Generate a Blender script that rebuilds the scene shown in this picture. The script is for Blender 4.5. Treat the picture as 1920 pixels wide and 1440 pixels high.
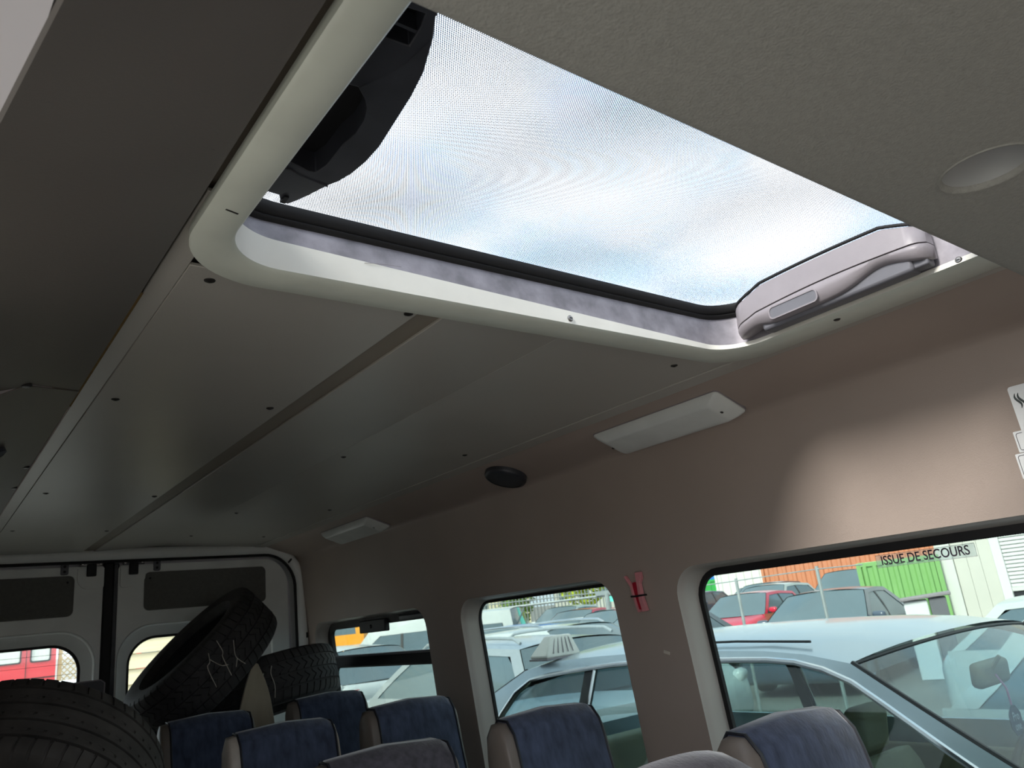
import bpy, bmesh, math, random
from mathutils import Vector, Matrix, geometry

random.seed(7)
PI = math.pi
GZ = 1.66                      # eye height above the car park; all coordinates below are relative to the eye
scene = bpy.context.scene
for o in list(bpy.data.objects):
    bpy.data.objects.remove(o, do_unlink=True)
COL = scene.collection

# ------------------------------------------------------------------ camera
cam_d = bpy.data.cameras.new('camera')
cam_d.sensor_fit = 'HORIZONTAL'
cam_d.sensor_width = 36.0
cam_d.lens = 1442.0 / 1920.0 * 36.0
cam_d.clip_start = 0.02
cam_d.clip_end = 400
cam_d.dof.use_dof = True
cam_d.dof.focus_distance = 1.2
cam_d.dof.aperture_fstop = 14.0
cam = bpy.data.objects.new('camera', cam_d)
COL.objects.link(cam)
RT, DN, FW = (.7921, -.6008, -.1073), (.0940, .2938, -.9512), (.6031, .7437, .2893)
cm = Matrix(((RT[0], -DN[0], -FW[0], 0), (RT[1], -DN[1], -FW[1], 0), (RT[2], -DN[2], -FW[2], GZ), (0, 0, 0, 1)))
cam.matrix_world = cm
scene.camera = cam

# ------------------------------------------------------------------ sky, sun, exposure
SKY_STRENGTH = 1.55
SUN_STRENGTH = 6.4
EXPOSURE = 0.80
world = bpy.data.worlds.new('sky')
scene.world = world
world.use_nodes = True
nt = world.node_tree
nt.nodes.clear()
tc = nt.nodes.new('ShaderNodeTexCoord')
mp = nt.nodes.new('ShaderNodeMapping')
mp.inputs['Scale'].default_value = (1.0, 1.0, 1.7)
nz = nt.nodes.new('ShaderNodeTexNoise')
nz.inputs['Scale'].default_value = 2.3
nz.inputs['Detail'].default_value = 7
nz.inputs['Roughness'].default_value = .52
nz.inputs['Distortion'].default_value = .25
rp = nt.nodes.new('ShaderNodeValToRGB')
rp.color_ramp.elements[0].position = .38
rp.color_ramp.elements[0].color = (.60, .77, .98, 1)
rp.color_ramp.elements[1].position = .52
rp.color_ramp.elements[1].color = (.93, .96, 1.0, 1)
bg = nt.nodes.new('ShaderNodeBackground')
bg.inputs['Strength'].default_value = SKY_STRENGTH
wo = nt.nodes.new('ShaderNodeOutputWorld')
nt.links.new(tc.outputs['Generated'], mp.inputs['Vector'])
nt.links.new(mp.outputs['Vector'], nz.inputs['Vector'])
nt.links.new(nz.outputs['Fac'], rp.inputs['Fac'])
nt.links.new(rp.outputs['Color'], bg.inputs['Color'])
nt.links.new(bg.outputs['Background'], wo.inputs['Surface'])

sun_d = bpy.data.lights.new('sun', 'SUN')
sun_d.energy = SUN_STRENGTH
sun_d.angle = math.radians(20)
sun_d.color = (1.0, .93, .85)
sun = bpy.data.objects.new('sun', sun_d)
COL.objects.link(sun)
sun.rotation_euler = Vector((-1.0, -.20, .68)).to_track_quat('Z', 'Y').to_euler()

vs = scene.view_settings
scene.display_settings.display_device = 'sRGB'
vs.view_transform = 'Standard'
vs.look = 'None'
vs.exposure = EXPOSURE
vs.gamma = 1.0
vs.use_curve_mapping = False


# ------------------------------------------------------------------ materials
MATS = {}


def S(r, g, b):
    """sRGB 0-255 -> linear"""
    return tuple(((c / 255.) / 12.92 if c / 255. <= .04045 else ((c / 255. + .055) / 1.055) ** 2.4) for c in (r, g, b))


def M(name, col, rough=.5, metal=0., var=.08, scale=8., bump=0., bscale=150., coat=0., sheen=0., spec=.5, stretch=None):
    if name in MATS:
        return MATS[name]
    m = bpy.data.materials.new(name)
    m.use_nodes = True
    t = m.node_tree
    b = t.nodes['Principled BSDF']
    tc = t.nodes.new('ShaderNodeTexCoord')
    src = tc.outputs['Object']
    if stretch:
        mpn = t.nodes.new('ShaderNodeMapping')
        mpn.inputs['Scale'].default_value = stretch
        t.links.new(src, mpn.inputs['Vector'])
        src = mpn.outputs['Vector']
    n = t.nodes.new('ShaderNodeTexNoise')
    n.inputs['Scale'].default_value = scale
    n.inputs['Detail'].default_value = 5
    t.links.new(src, n.inputs['Vector'])
    r = t.nodes.new('ShaderNodeValToRGB')
    r.color_ramp.elements[0].position = .3
    r.color_ramp.elements[1].position = .7
    r.color_ramp.elements[0].color = tuple(max(0, c * (1 - var)) for c in col) + (1,)
    r.color_ramp.elements[1].color = tuple(min(1, c * (1 + var)) for c in col) + (1,)
    t.links.new(n.outputs['Fac'], r.inputs['Fac'])
    t.links.new(r.outputs['Color'], b.inputs['Base Color'])
    b.inputs['Roughness'].default_value = rough
    b.inputs['Metallic'].default_value = metal
    b.inputs['Specular IOR Level'].default_value = spec
    if coat:
        b.inputs['Coat Weight'].default_value = coat
        b.inputs['Coat Roughness'].default_value = .08
    if sheen:
        b.inputs['Sheen Weight'].default_value = sheen
        b.inputs['Sheen Roughness'].default_value = .4
    if bump:
        n2 = t.nodes.new('ShaderNodeTexNoise')
        n2.inputs['Scale'].default_value = bscale
        n2.inputs['Detail'].default_value = 3
        t.links.new(src, n2.inputs['Vector'])
        bp = t.nodes.new('ShaderNodeBump')
        bp.inputs['Strength'].default_value = bump
        bp.inputs['Distance'].default_value = .002
        t.links.new(n2.outputs['Fac'], bp.inputs['Height'])
        t.links.new(bp.outputs['Normal'], b.inputs['Normal'])
    MATS[name] = m
    return m


def glass_mat(name, tint=(1, 1, 1), refl=.08, dots=None, dirt=0.):
    m = bpy.data.materials.new(name)
    m.use_nodes = True
    t = m.node_tree
    t.nodes.clear()
    out = t.nodes.new('ShaderNodeOutputMaterial')
    tr = t.nodes.new('ShaderNodeBsdfTransparent')
    tr.inputs['Color'].default_value = tuple(tint) + (1,)
    gl = t.nodes.new('ShaderNodeBsdfGlossy')
    gl.inputs['Roughness'].default_value = .03
    gl.inputs['Color'].default_value = (1, 1, 1, 1)
    lw = t.nodes.new('ShaderNodeLayerWeight')
    lw.inputs['Blend'].default_value = .25
    mul = t.nodes.new('ShaderNodeMath')
    mul.operation = 'MULTIPLY_ADD'
    mul.inputs[1].default_value = refl * 3
    mul.inputs[2].default_value = refl * .4
    t.links.new(lw.outputs['Fresnel'], mul.inputs[0])
    mx = t.nodes.new('ShaderNodeMixShader')
    t.links.new(mul.outputs[0], mx.inputs['Fac'])
    t.links.new(tr.outputs[0], mx.inputs[1])
    t.links.new(gl.outputs[0], mx.inputs[2])
    last = mx
    tc = t.nodes.new('ShaderNodeTexCoord')
    if dirt:
        nz = t.nodes.new('ShaderNodeTexNoise')
        nz.inputs['Scale'].default_value = 6
        nz.inputs['Detail'].default_value = 6
        t.links.new(tc.outputs['Object'], nz.inputs['Vector'])
        mr = t.nodes.new('ShaderNodeMapRange')
        mr.inputs['From Min'].default_value = .35
        mr.inputs['From Max'].default_value = .75
        mr.inputs['To Min'].default_value = dirt * .4
        mr.inputs['To Max'].default_value = dirt
        t.links.new(nz.outputs['Fac'], mr.inputs['Value'])
        df = t.nodes.new('ShaderNodeBsdfTranslucent')
        df.inputs['Color'].default_value = (.8, .82, .8, 1)
        m2 = t.nodes.new('ShaderNodeMixShader')
        t.links.new(mr.outputs[0], m2.inputs['Fac'])
        t.links.new(last.outputs[0], m2.inputs[1])
        t.links.new(df.outputs[0], m2.inputs[2])
        last = m2
    if dots:
        pitch, rad, axes, z0, z1 = dots
        sp = t.nodes.new('ShaderNodeVectorMath')
        sp.operation = 'MULTIPLY'
        k = [1. / pitch, 1. / pitch, 1. / pitch]
        mask = [0, 0, 0]
        mask[axes[0]] = 1
        mask[axes[1]] = 1
        k[axes[1]] /= 1.732
        sp.inputs[1].default_value = [a * b for a, b in zip(k, mask)]
        t.links.new(tc.outputs['Object'], sp.inputs[0])
        ds = []
        for off in (0., .5):
            ad = t.nodes.new('ShaderNodeVectorMath')
            ad.operation = 'ADD'
            ad.inputs[1].default_value = [off * q for q in mask]
            t.links.new(sp.outputs[0], ad.inputs[0])
            fr = t.nodes.new('ShaderNodeVectorMath')
            fr.operation = 'FRACTION'
            t.links.new(ad.outputs[0], fr.inputs[0])
            sb = t.nodes.new('ShaderNodeVectorMath')
            sb.operation = 'SUBTRACT'
            sb.inputs[1].default_value = [.5 * q for q in mask]
            t.links.new(fr.outputs[0], sb.inputs[0])
            sc = t.nodes.new('ShaderNodeVectorMath')
            sc.operation = 'MULTIPLY'
            v = [1., 1., 1.]
            v[axes[1]] = 1.732
            sc.inputs[1].default_value = v
            t.links.new(sb.outputs[0], sc.inputs[0])
            ln = t.nodes.new('ShaderNodeVectorMath')
            ln.operation = 'LENGTH'
            t.links.new(sc.outputs[0], ln.inputs[0])
            ds.append(ln.outputs['Value'])
        mn = t.nodes.new('ShaderNodeMath')
        mn.operation = 'MINIMUM'
        t.links.new(ds[0], mn.inputs[0])
        t.links.new(ds[1], mn.inputs[1])
        lt = t.nodes.new('ShaderNodeMath')
        lt.operation = 'LESS_THAN'
        lt.inputs[1].default_value = rad
        t.links.new(mn.outputs[0], lt.inputs[0])
        fac = lt.outputs[0]
        if z0 is not None:
            sx = t.nodes.new('ShaderNodeSeparateXYZ')
            t.links.new(tc.outputs['Object'], sx.inputs[0])
            gt = t.nodes.new('ShaderNodeMath')
            gt.operation = 'GREATER_THAN'
            gt.inputs[1].default_value = z0
            t.links.new(sx.outputs['Z'], gt.inputs[0])
            ml = t.nodes.new('ShaderNodeMath')
            ml.operation = 'MULTIPLY'
            t.links.new(fac, ml.inputs[0])
            t.links.new(gt.outputs[0], ml.inputs[1])
            fac = ml.outputs[0]
        pr = t.nodes.new('ShaderNodeBsdfDiffuse')
        pr.inputs['Color'].default_value = (.01, .011, .014, 1)
        m3 = t.nodes.new('ShaderNodeMixShader')
        t.links.new(fac, m3.inputs['Fac'])
        t.links.new(last.outputs[0], m3.inputs[1])
        t.links.new(pr.outputs[0], m3.inputs[2])
        last = m3
    t.links.new(last.outputs[0], out.inputs['Surface'])
    return m


# ------------------------------------------------------------------ mesh helpers
ORG = {}


class MB:
    def __init__(self):
        self.v = []
        self.f = []

    def add(self, vs, fs):
        n = len(self.v)
        self.v += [tuple(p) for p in vs]
        self.f += [tuple(i + n for i in q) for q in fs]
        return self

    def box(self, a, b):
        x0, y0, z0 = a
        x1, y1, z1 = b
        return self.add([(x0, y0, z0), (x1, y0, z0), (x1, y1, z0), (x0, y1, z0), (x0, y0, z1), (x1, y0, z1), (x1, y1, z1), (x0, y1, z1)],
                        [(0, 3, 2, 1), (4, 5, 6, 7), (0, 1, 5, 4), (1, 2, 6, 5), (2, 3, 7, 6), (3, 0, 4, 7)])

    def obox(self, c, ax, h):
        c = Vector(c)
        ax = [Vector(a).normalized() for a in ax]
        vs = []
        for sz in (-1, 1):
            for sx, sy in ((-1, -1), (1, -1), (1, 1), (-1, 1)):
                vs.append(c + ax[0] * sx * h[0] + ax[1] * sy * h[1] + ax[2] * sz * h[2])
        return self.add(vs, [(0, 3, 2, 1), (4, 5, 6, 7), (0, 1, 5, 4), (1, 2, 6, 5), (2, 3, 7, 6), (3, 0, 4, 7)])

    def loft(self, rings, closed=True, cap=(True, True)):
        n = len(rings[0])
        vs = [p for r in rings for p in r]
        fs = []
        for i in range(len(rings) - 1):
            for j in range(n if closed else n - 1):
                k = (j + 1) % n
                fs.append((i * n + j, i * n + k, (i + 1) * n + k, (i + 1) * n + j))
        if closed and cap[0]:
            fs.append(tuple(range(n - 1, -1, -1)))
        if closed and cap[1]:
            fs.append(tuple((len(rings) - 1) * n + j for j in range(n)))
        return self.add(vs, fs)

    def tube(self, pts, r, n=8, cap=True, closed=False):
        pts = [Vector(p) for p in pts]
        m = len(pts)
        rings = []
        rr_ = r if isinstance(r, (list, tuple)) else [r] * m
        prev = None
        for i, p in enumerate(pts):
            if closed:
                d = pts[(i + 1) % m] - pts[i - 1]
            else:
                d = pts[min(i + 1, m - 1)] - pts[max(i - 1, 0)]
            d.normalize()
            if prev is None:
                a = d.cross(Vector((0, 0, 1)))
                if a.length < .05:
                    a = d.cross(Vector((0, 1, 0)))
            else:
                a = prev - d * prev.dot(d)
            a.normalize()
            prev = a
            b = d.cross(a)
            rings.append([p + (a * math.cos(2 * PI * k / n) + b * math.sin(2 * PI * k / n)) * rr_[i] for k in range(n)])
        if closed:
            rings.append(rings[0])
            return self.loft(rings, True, (False, False))
        return self.loft(rings, True, (cap, cap))

    def lathe(self, prof, n=24, axis='z', origin=(0, 0, 0), cap=(False, False)):
        o = Vector(origin)
        rings = []
        for r, h in prof:
            ring = []
            for k in range(n):
                c, s = math.cos(2 * PI * k / n) * r, math.sin(2 * PI * k / n) * r
                p = {'z': (c, s, h), 'y': (c, h, s), 'x': (h, c, s)}[axis]
                ring.append(o + Vector(p))
            rings.append(ring)
        return self.loft(rings, True, cap)

    def grid(self, fn, nu, nv):
        vs = [fn(i / nu, j / nv) for i in range(nu + 1) for j in range(nv + 1)]
        fs = [(i * (nv + 1) + j, (i + 1) * (nv + 1) + j, (i + 1) * (nv + 1) + j + 1, i * (nv + 1) + j + 1) for i in range(nu) for j in range(nv)]
        return self.add(vs, fs)

    def plate(self, outer, holes, fa, fb=None, rim_outer=True):
        """flat plate with holes; fa / fb map 2d -> 3d for the front and the back face"""
        loops = [outer] + list(holes)
        tri = geometry.tessellate_polygon([[Vector((p[0], p[1], 0)) for p in l] for l in loops])
        flat = [p for l in loops for p in l]
        self.add([fa(*p) for p in flat], tri)
        if fb:
            self.add([fb(*p) for p in flat], [tuple(reversed(t)) for t in tri])
            for li, l in enumerate(loops):
                if li == 0 and not rim_outer:
                    continue
                self.bridge([fa(*p) for p in l], [fb(*p) for p in l])
        return self

    def bridge(self, a, b, closed=True):
        n = len(a)
        m = n if closed else n - 1
        return self.add(list(a) + list(b), [(j, (j + 1) % n, n + (j + 1) % n, n + j) for j in range(m)])

    def build(self, name, mat, parent=None, smooth=35, bevel=0., bseg=2, rel=True, solid=0., subsurf=0):
        me = bpy.data.meshes.new(name)
        o = bpy.data.objects.new(name, me)
        vs = self.v
        root = parent
        while root is not None and root.parent is not None:
            root = root.parent
        if rel and root is not None and root in ORG:
            q = ORG[root]
            vs = [(p[0] - q[0], p[1] - q[1], p[2] - q[2]) for p in vs]
        me.from_pydata(vs, [], self.f)
        bm = bmesh.new()
        bm.from_mesh(me)
        bmesh.ops.remove_doubles(bm, verts=bm.verts, dist=1e-5)
        bmesh.ops.recalc_face_normals(bm, faces=bm.faces)
        th = math.radians(smooth)
        for e in bm.edges:
            e.smooth = len(e.link_faces) == 2 and e.calc_face_angle(9) < th
        for fc in bm.faces:
            fc.smooth = True
        bm.to_mesh(me)
        bm.free()
        me.materials.append(mat)
        COL.objects.link(o)
        if parent is not None:
            o.parent = parent
        elif rel:
            o.location = (0, 0, GZ)
        if subsurf:
            s = o.modifiers.new('subsurf', 'SUBSURF')
            s.levels = s.render_levels = subsurf
        if solid:
            s = o.modifiers.new('solid', 'SOLIDIFY')
            s.thickness = abs(solid)
            s.offset = -1 if solid > 0 else 1
        if bevel:
            bv = o.modifiers.new('bevel', 'BEVEL')
            bv.width = bevel
            bv.segments = bseg
            bv.limit_method = 'ANGLE'
            bv.angle_limit = math.radians(40)
            bv.harden_normals = False
        return o


def thing(name, label, cat, loc, rz=0., group=None):
    o = bpy.data.objects.new(name, None)
    COL.objects.link(o)
    o.empty_display_size = .1
    o.location = (loc[0], loc[1], loc[2] + GZ)
    o.rotation_euler = (0, 0, rz)
    ORG[o] = tuple(loc)
    o['label'] = label
    o['category'] = cat
    if group:
        o['group'] = group
    return o


def tag(o, label, cat, group=None):
    o['label'] = label
    o['category'] = cat
    if group:
        o['group'] = group
    return o


def struct(o, label=None):
    o['kind'] = 'structure'
    if label:
        o['label'] = label
    return o


def shared(name, src, parent, loc, rot=(0, 0, 0), scale=(1, 1, 1)):
    o = bpy.data.objects.new(name, src.data)
    for md in src.modifiers:
        n = o.modifiers.new(md.name, md.type)
        for p in md.bl_rna.properties:
            if not p.is_readonly and p.identifier not in ('name', 'type'):
                try:
                    setattr(n, p.identifier, getattr(md, p.identifier))
                except Exception:
                    pass
    COL.objects.link(o)
    o.parent = parent
    o.location = loc
    o.rotation_euler = rot
    o.scale = scale
    return o


def rr(x0, y0, x1, y1, r, n=7):
    """rounded rectangle, counter-clockwise; r one radius or four (bl, br, tr, tl)"""
    if not isinstance(r, (tuple, list)):
        r = (r,) * 4
    out = []
    for (cx, cy, a0, q) in ((x0 + r[0], y0 + r[0], PI, r[0]), (x1 - r[1], y0 + r[1], 1.5 * PI, r[1]), (x1 - r[2], y1 - r[2], 0, r[2]), (x0 + r[3], y1 - r[3], .5 * PI, r[3])):
        for k in range(n + 1):
            a = a0 + .5 * PI * k / n
            out.append((cx + q * math.cos(a), cy + q * math.sin(a)))
    return out


def lerp(a, b, t):
    return a + (b - a) * t


def resample(pts, n):
    pts = [Vector(p) for p in pts]
    d = [0]
    for a, b in zip(pts, pts[1:]):
        d.append(d[-1] + (b - a).length)
    out = []
    for i in range(n):
        t = d[-1] * i / (n - 1)
        k = 0
        while k < len(d) - 2 and d[k + 1] < t:
            k += 1
        u = (t - d[k]) / max(1e-9, d[k + 1] - d[k])
        out.append(pts[k].lerp(pts[k + 1], u))
    return out


def smooth_curve(pts, n):
    """Catmull-Rom through pts, n samples by arc length"""
    P = [Vector(p) for p in pts]
    P = [P[0] * 2 - P[1]] + P + [P[-1] * 2 - P[-2]]
    fine = []
    for i in range(1, len(P) - 2):
        for k in range(12):
            t = k / 12.
            a, b, c, d = P[i - 1], P[i], P[i + 1], P[i + 2]
            fine.append(.5 * ((2 * b) + (c - a) * t + (2 * a - 5 * b + 4 * c - d) * t * t + (3 * b - a - 3 * c + d) * t ** 3))
    fine.append(P[-2])
    return resample(fine, n)


def text_mesh(name, txt, size, mat, parent, matrix, xscale=1.0, depth=.0004, bold=0.):
    cu = bpy.data.curves.new(name, 'FONT')
    cu.body = txt
    cu.size = size
    cu.extrude = depth
    cu.offset = bold
    cu.align_x = 'CENTER'
    cu.align_y = 'CENTER'
    tmp = bpy.data.objects.new('tmp_text', cu)
    COL.objects.link(tmp)
    dg = bpy.context.evaluated_depsgraph_get()
    me = bpy.data.meshes.new_from_object(tmp.evaluated_get(dg))
    bpy.data.objects.remove(tmp, do_unlink=True)
    me.name = name
    me.transform(Matrix.Diagonal((xscale, 1, 1, 1)))
    me.materials.clear()
    me.materials.append(mat)
    o = bpy.data.objects.new(name, me)
    COL.objects.link(o)
    o.parent = parent
    o.matrix_local = matrix
    return o


# material library ---------------------------------------------------
m_ceil = M('ceiling_vinyl', S(168, 165, 157), .36, var=.05, scale=2.5, bump=.12, bscale=420)
m_groove = M('ceiling_groove', S(128, 120, 108), .55, var=.06, scale=5)
m_wall = M('wall_vinyl_brown_grey', S(160, 146, 136), .48, var=.05, scale=3, bump=.14, bscale=380)
m_reveal = M('window_reveal_grey', S(172, 165, 157), .32, var=.04, scale=5, bump=.08, bscale=300)
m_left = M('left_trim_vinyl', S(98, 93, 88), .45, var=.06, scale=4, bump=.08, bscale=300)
m_felt = M('headliner_felt', S(148, 148, 142), .95, var=.07, scale=180, bump=.5, bscale=420, spec=.1)
m_frame = M('hatch_frame_paint', S(205, 210, 198), .38, var=.07, scale=9, bump=.03)
m_cream = M('hatch_lining_cream', S(226, 224, 214), .42, var=.04, scale=12)
m_zinc = M('hatch_zinc_dirty', S(138, 134, 140), .5, var=.28, scale=30, metal=.25)
m_rubber = M('black_rubber', S(14, 13, 14), .65, var=.2, scale=30)
m_blackpl = M('black_plastic', S(50, 52, 58), .42, var=.25, scale=16, bump=.06, bscale=200)
m_deep = M('deep_black_plastic', S(14, 15, 18), .6, var=.2, scale=20)
m_greypl = M('grey_plastic', S(140, 134, 138), .42, var=.04, scale=20, bump=.06, bscale=400)
m_greypl_d = M('grey_plastic_inner', S(104, 104, 110), .5, var=.06, scale=20)
m_diff = M('lamp_diffuser', S(214, 218, 214), .32, var=.05, scale=14)
m_steel = M('screw_steel', S(150, 148, 146), .3, metal=.9, var=.1, scale=40)
m_screwd = M('dark_screw', S(52, 50, 48), .4, metal=.5, var=.2, scale=60)
m_paint = M('van_inner_paint', S(240, 243, 240), .30, var=.07, scale=5, bump=.03, bscale=40)
m_doorpan = M('door_dark_panel', S(106, 106, 102), .7, var=.1, scale=60, bump=.15, bscale=500)
m_body = M('van_white_paint', S(226, 224, 228), .35, var=.03, scale=4)
m_floor = M('van_floor_rubber', S(50, 48, 46), .8, var=.15, scale=30)
m_velour = M('seat_velour_blue', S(66, 74, 94), .85, var=.35, scale=46, bump=.35, bscale=160, sheen=.55, spec=.2, stretch=(1, 1, .35))
m_velour_grey = M('seat_velour_grey_sheen', S(76, 73, 80), .85, var=.3, scale=60, bump=.3, bscale=200, sheen=.6, spec=.2)  # same velour, its grazing sheen put into the colour as grey
m_vinyl = M('seat_side_vinyl', S(114, 105, 97), .42, var=.07, scale=14, bump=.06)
m_vinyl_l = M('seat_side_vinyl_scuffed', S(186, 176, 164), .45, var=.12, scale=20, bump=.06)
m_pipe = M('seat_piping', S(24, 26, 34), .45, var=.1)
m_tyre = M('tyre_rubber', S(52, 50, 50), .72, var=.28, scale=24, bump=.15, bscale=160)
m_tyre2 = M('tyre_rubber_dusty', S(66, 63, 60), .78, var=.3, scale=18, bump=.15, bscale=160)
m_chalk = M('chalk_white', S(196, 188, 176), .9, var=.15, scale=60)
m_board = M('old_white_board', S(150, 138, 118), .6, var=.3, scale=9, stretch=(1, 1, .25))
m_dark = M('dark_leatherette', S(26, 27, 34), .5, var=.2, scale=20)
m_red = M('red_plastic', S(168, 20, 44), .4, var=.15, scale=40)
m_pink = M('faded_pink_plastic', S(206, 134, 138), .5, var=.12, scale=40)
m_speaker = M('speaker_grille', S(52, 54, 58), .6, var=.2, scale=400, bump=.5, bscale=600)
m_white = M('sticker_white', S(220, 222, 222), .5, var=.03)
m_ink = M('sticker_ink', S(34, 24, 40), .5, var=.05)
m_ink2 = M('sticker_ink_dark_green', S(30, 44, 42), .5, var=.05)
m_wood = M('panel_edge_wood', S(120, 96, 52), .8, var=.3, scale=30)
m_glass = glass_mat('window_glass', (.57, .63, .615), .05)
m_glass_dots = glass_mat('window_glass_with_dot_band', (.57, .63, .615), .05, dots=(.0048, .36, (1, 2), .7705, None))
m_sky_glass = glass_mat('roof_hatch_dotted_glass', (.96, .98, 1.0), .04, dots=(.0027, .275, (0, 1), None, None))
m_glass_rear = glass_mat('rear_window_glass', (.84, .88, .87), .05)
m_film = glass_mat('sticker_film', (.96, .97, .97), .03, dirt=.30)

# ================================================================== THE VAN
# right-hand wall: plane leaning inwards towards the top
YR = 4.10            # plane of the rear doors
YF = -1.55           # front of the cab
ZF = -1.15           # cabin floor


def wx(z):
    return 1.722 - .1 * (z - .03)


WIN = [(.16, 1.500, -.72, .084), (1.752, 2.600, -.72, .086), (2.862, 3.975, -.72, .083)]
WR = .085
COVE_LO = (wx(.425), .425)
# --- wall_right
holes = [rr(a, c, b, d, WR) for a, b, c, d in WIN]
w = MB()
w.plate([(YF, ZF), (YR + .02, ZF), (YR + .02, .425), (YF, .425)], holes, lambda y, z: (wx(z), y, z))
rv_list = []
# rounded reveals running out to the glass
for h in holes:
    cy = sum(p[0] for p in h) / len(h)
    cz = sum(p[1] for p in h) / len(h)
    w_rev = MB()
    rv_list.append(w_rev)
    prev = [(wx(z), y, z) for y, z in h]
    for dx, ins in ((.006, .0005), (.012, .004), (.03, .007), (.075, .012)):
        nx = []
        for y, z in h:
            sy = 1 if y > cy else -1
            yy = y - (y - cy) / abs(y - cy + 1e-9) * ins * min(1, abs(y - cy) / .2)
            zz = z - (z - cz) / abs(z - cz + 1e-9) * ins * min(1, abs(z - cz) / .2)
            nx.append((wx(z) + dx, yy, zz))
        w_rev.bridge(prev, nx)
        prev = nx
# soft curve from the wall into the cove
crv = []
A, B_, C_ = Vector((wx(.36), .36)), Vector(COVE_LO), Vector((1.60, .455))
cv = [Vector((COVE_LO[0], .425)), Vector((COVE_LO[0] - .006, .434)), Vector((COVE_LO[0] - .02, .443)), Vector((1.63, .4510)), Vector((1.56, .4745)), Vector((1.487, .5005)), Vector((1.478, .508))]
w.grid(lambda u, v: (cv[int(round(u * 6))].x, lerp(YF, YR + .02, v), cv[int(round(u * 6))].y), 6, 1)
wr = struct(w.build('wall_right', m_wall, smooth=50), 'brown-grey vinyl side wall with three windows')

for q in rv_list:
    q.build('window_reveal', m_reveal, wr, smooth=50)

# --- right windows
for i, (a, b, c, d) in enumerate(WIN):
    e = thing('window_%d' % (i + 1), '', '', (wx(0) + .075, (a + b) / 2, c))
    del e['label'], e['category']
    e['kind'] = 'structure'
    e['label'] = ['large front side window with emergency exit lettering', 'middle side window between two pillars', 'rear side window with sliding upper vent'][i]
    gx = lambda z: wx(z) + .078
    hs = rr(a + .010, c + .01, b - .010, d - .008, WR)
    if i == 2:
        bar = (-.150, -.092)
        g1 = rr(a + .02, bar[1], b - .02, d - .02, .05)
        g2 = rr(a + .02, c + .02, b - .02, bar[0], .05)
        MB().plate(hs, [rr(a + .032, bar[1], b - .055, d - .045, .035), rr(a + .030, c + .03, b - .050, bar[0], .035)], lambda y, z: (gx(z) - .012, y, z), lambda y, z: (gx(z) + .006, y, z)).build('seal_frame', m_rubber, e)
        MB().box((gx(0) - .022, a + .015, bar[0] + .004), (gx(0) + .02, b - .045, bar[1] - .004)).build('divider_bar', m_deep, e, bevel=.006)
        MB().tube([(gx(0) - .02, a + .02, bar[1] - .002), (gx(0) - .02, b - .055, bar[1] - .002)], .006).build('slide_rail', m_greypl_d, e)
        MB().plate(g1, [], lambda y, z: (gx(z) - .002, y, z), lambda y, z: (gx(z) + .002, y, z)).build('vent_pane', m_glass, e)
        MB().plate(g2, [], lambda y, z: (gx(z) - .002, y, z), lambda y, z: (gx(z) + .002, y, z)).build('lower_pane', m_glass, e)
        lk = MB().box((gx(.03) - .03, 3.30, .005), (gx(.03) - .004, 3.56, .062)).build('vent_latch', m_deep, e, bevel=.005)
        MB().lathe([(.009, 0), (.009, -.004), (.004, -.006)], 12, 'x', (gx(.03) - .03, 3.44, .032), (False, True)).build('latch_button', m_rubber, lk)
        MB().box((gx(.06) - .03, 2.93, .045), (gx(.06) - .01, 3.16, .062)).build('vent_slider', m_blackpl, e, bevel=.003)
    else:
        bw = .020 if i == 0 else .012
        MB().plate(hs, [rr(a + .006 + bw, c + .02, b - .006 - bw, d - .010 - bw, WR - .02)], lambda y, z: (gx(z) - .004, y, z), lambda y, z: (gx(z) + .008, y, z)).build('seal_frame', m_rubber, e)
        pn = MB().plate(rr(a + .008, c + .01, b - .008, d - .012, WR), [], lambda y, z: (gx(z) - .002, y, z), lambda y, z: (gx(z) + .002, y, z))
        pn.build('pane', m_glass_dots if i == 0 else m_glass, e)

# --- left wall: cove trim, door header, rear side wall with windows (mirrors the right side)
def lx(z):
    return -.012 + .1 * (z - .03)


lt = MB()
prof = [(.2265, .4925), (.2245, .4865), (.140, .4535), (.125, .4475), (.055, .407), (.046, .402), (.043, .4035), (.042, .43)]


def seam(k):
    return (1.548, 1.545, 1.428, 1.426, 1.430, 1.432, 1.432, 1.432)[k]




def t1(u, v):
    k = int(round(u * 7))
    y = (YF, .46, .60, .75, .90, seam(k))[int(round(v * 5))]
    return (prof[k][0] - (.13 * max(0, min(y, .90) - .46) if k >= 4 else 0), y, prof[k][1])


lt.grid(t1, 7, 5)
lt.add([(.2265, YF, .4925), (.2265, YF, .53), (.2265, 1.548, .53), (.2265, 1.548, .4925)], [(0, 1, 2, 3)])
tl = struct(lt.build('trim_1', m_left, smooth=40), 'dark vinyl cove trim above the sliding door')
lt = MB()
prof2 = [(.2275, .494), (.2250, .4885), (.142, .455), (.125, .4478), (.055, .408), (.040, .402), (.030, .39), (lx(.30), .30)]


def t2(u, v):
    k = int(round(u * 7))
    x, z = prof2[k]
    y0 = seam(k) + .003
    y = lerp(y0, YR + .02, v)
    lift = .004 if v == 0 and k in (1, 2) else 0
    return (x, y, z - lift)


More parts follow.
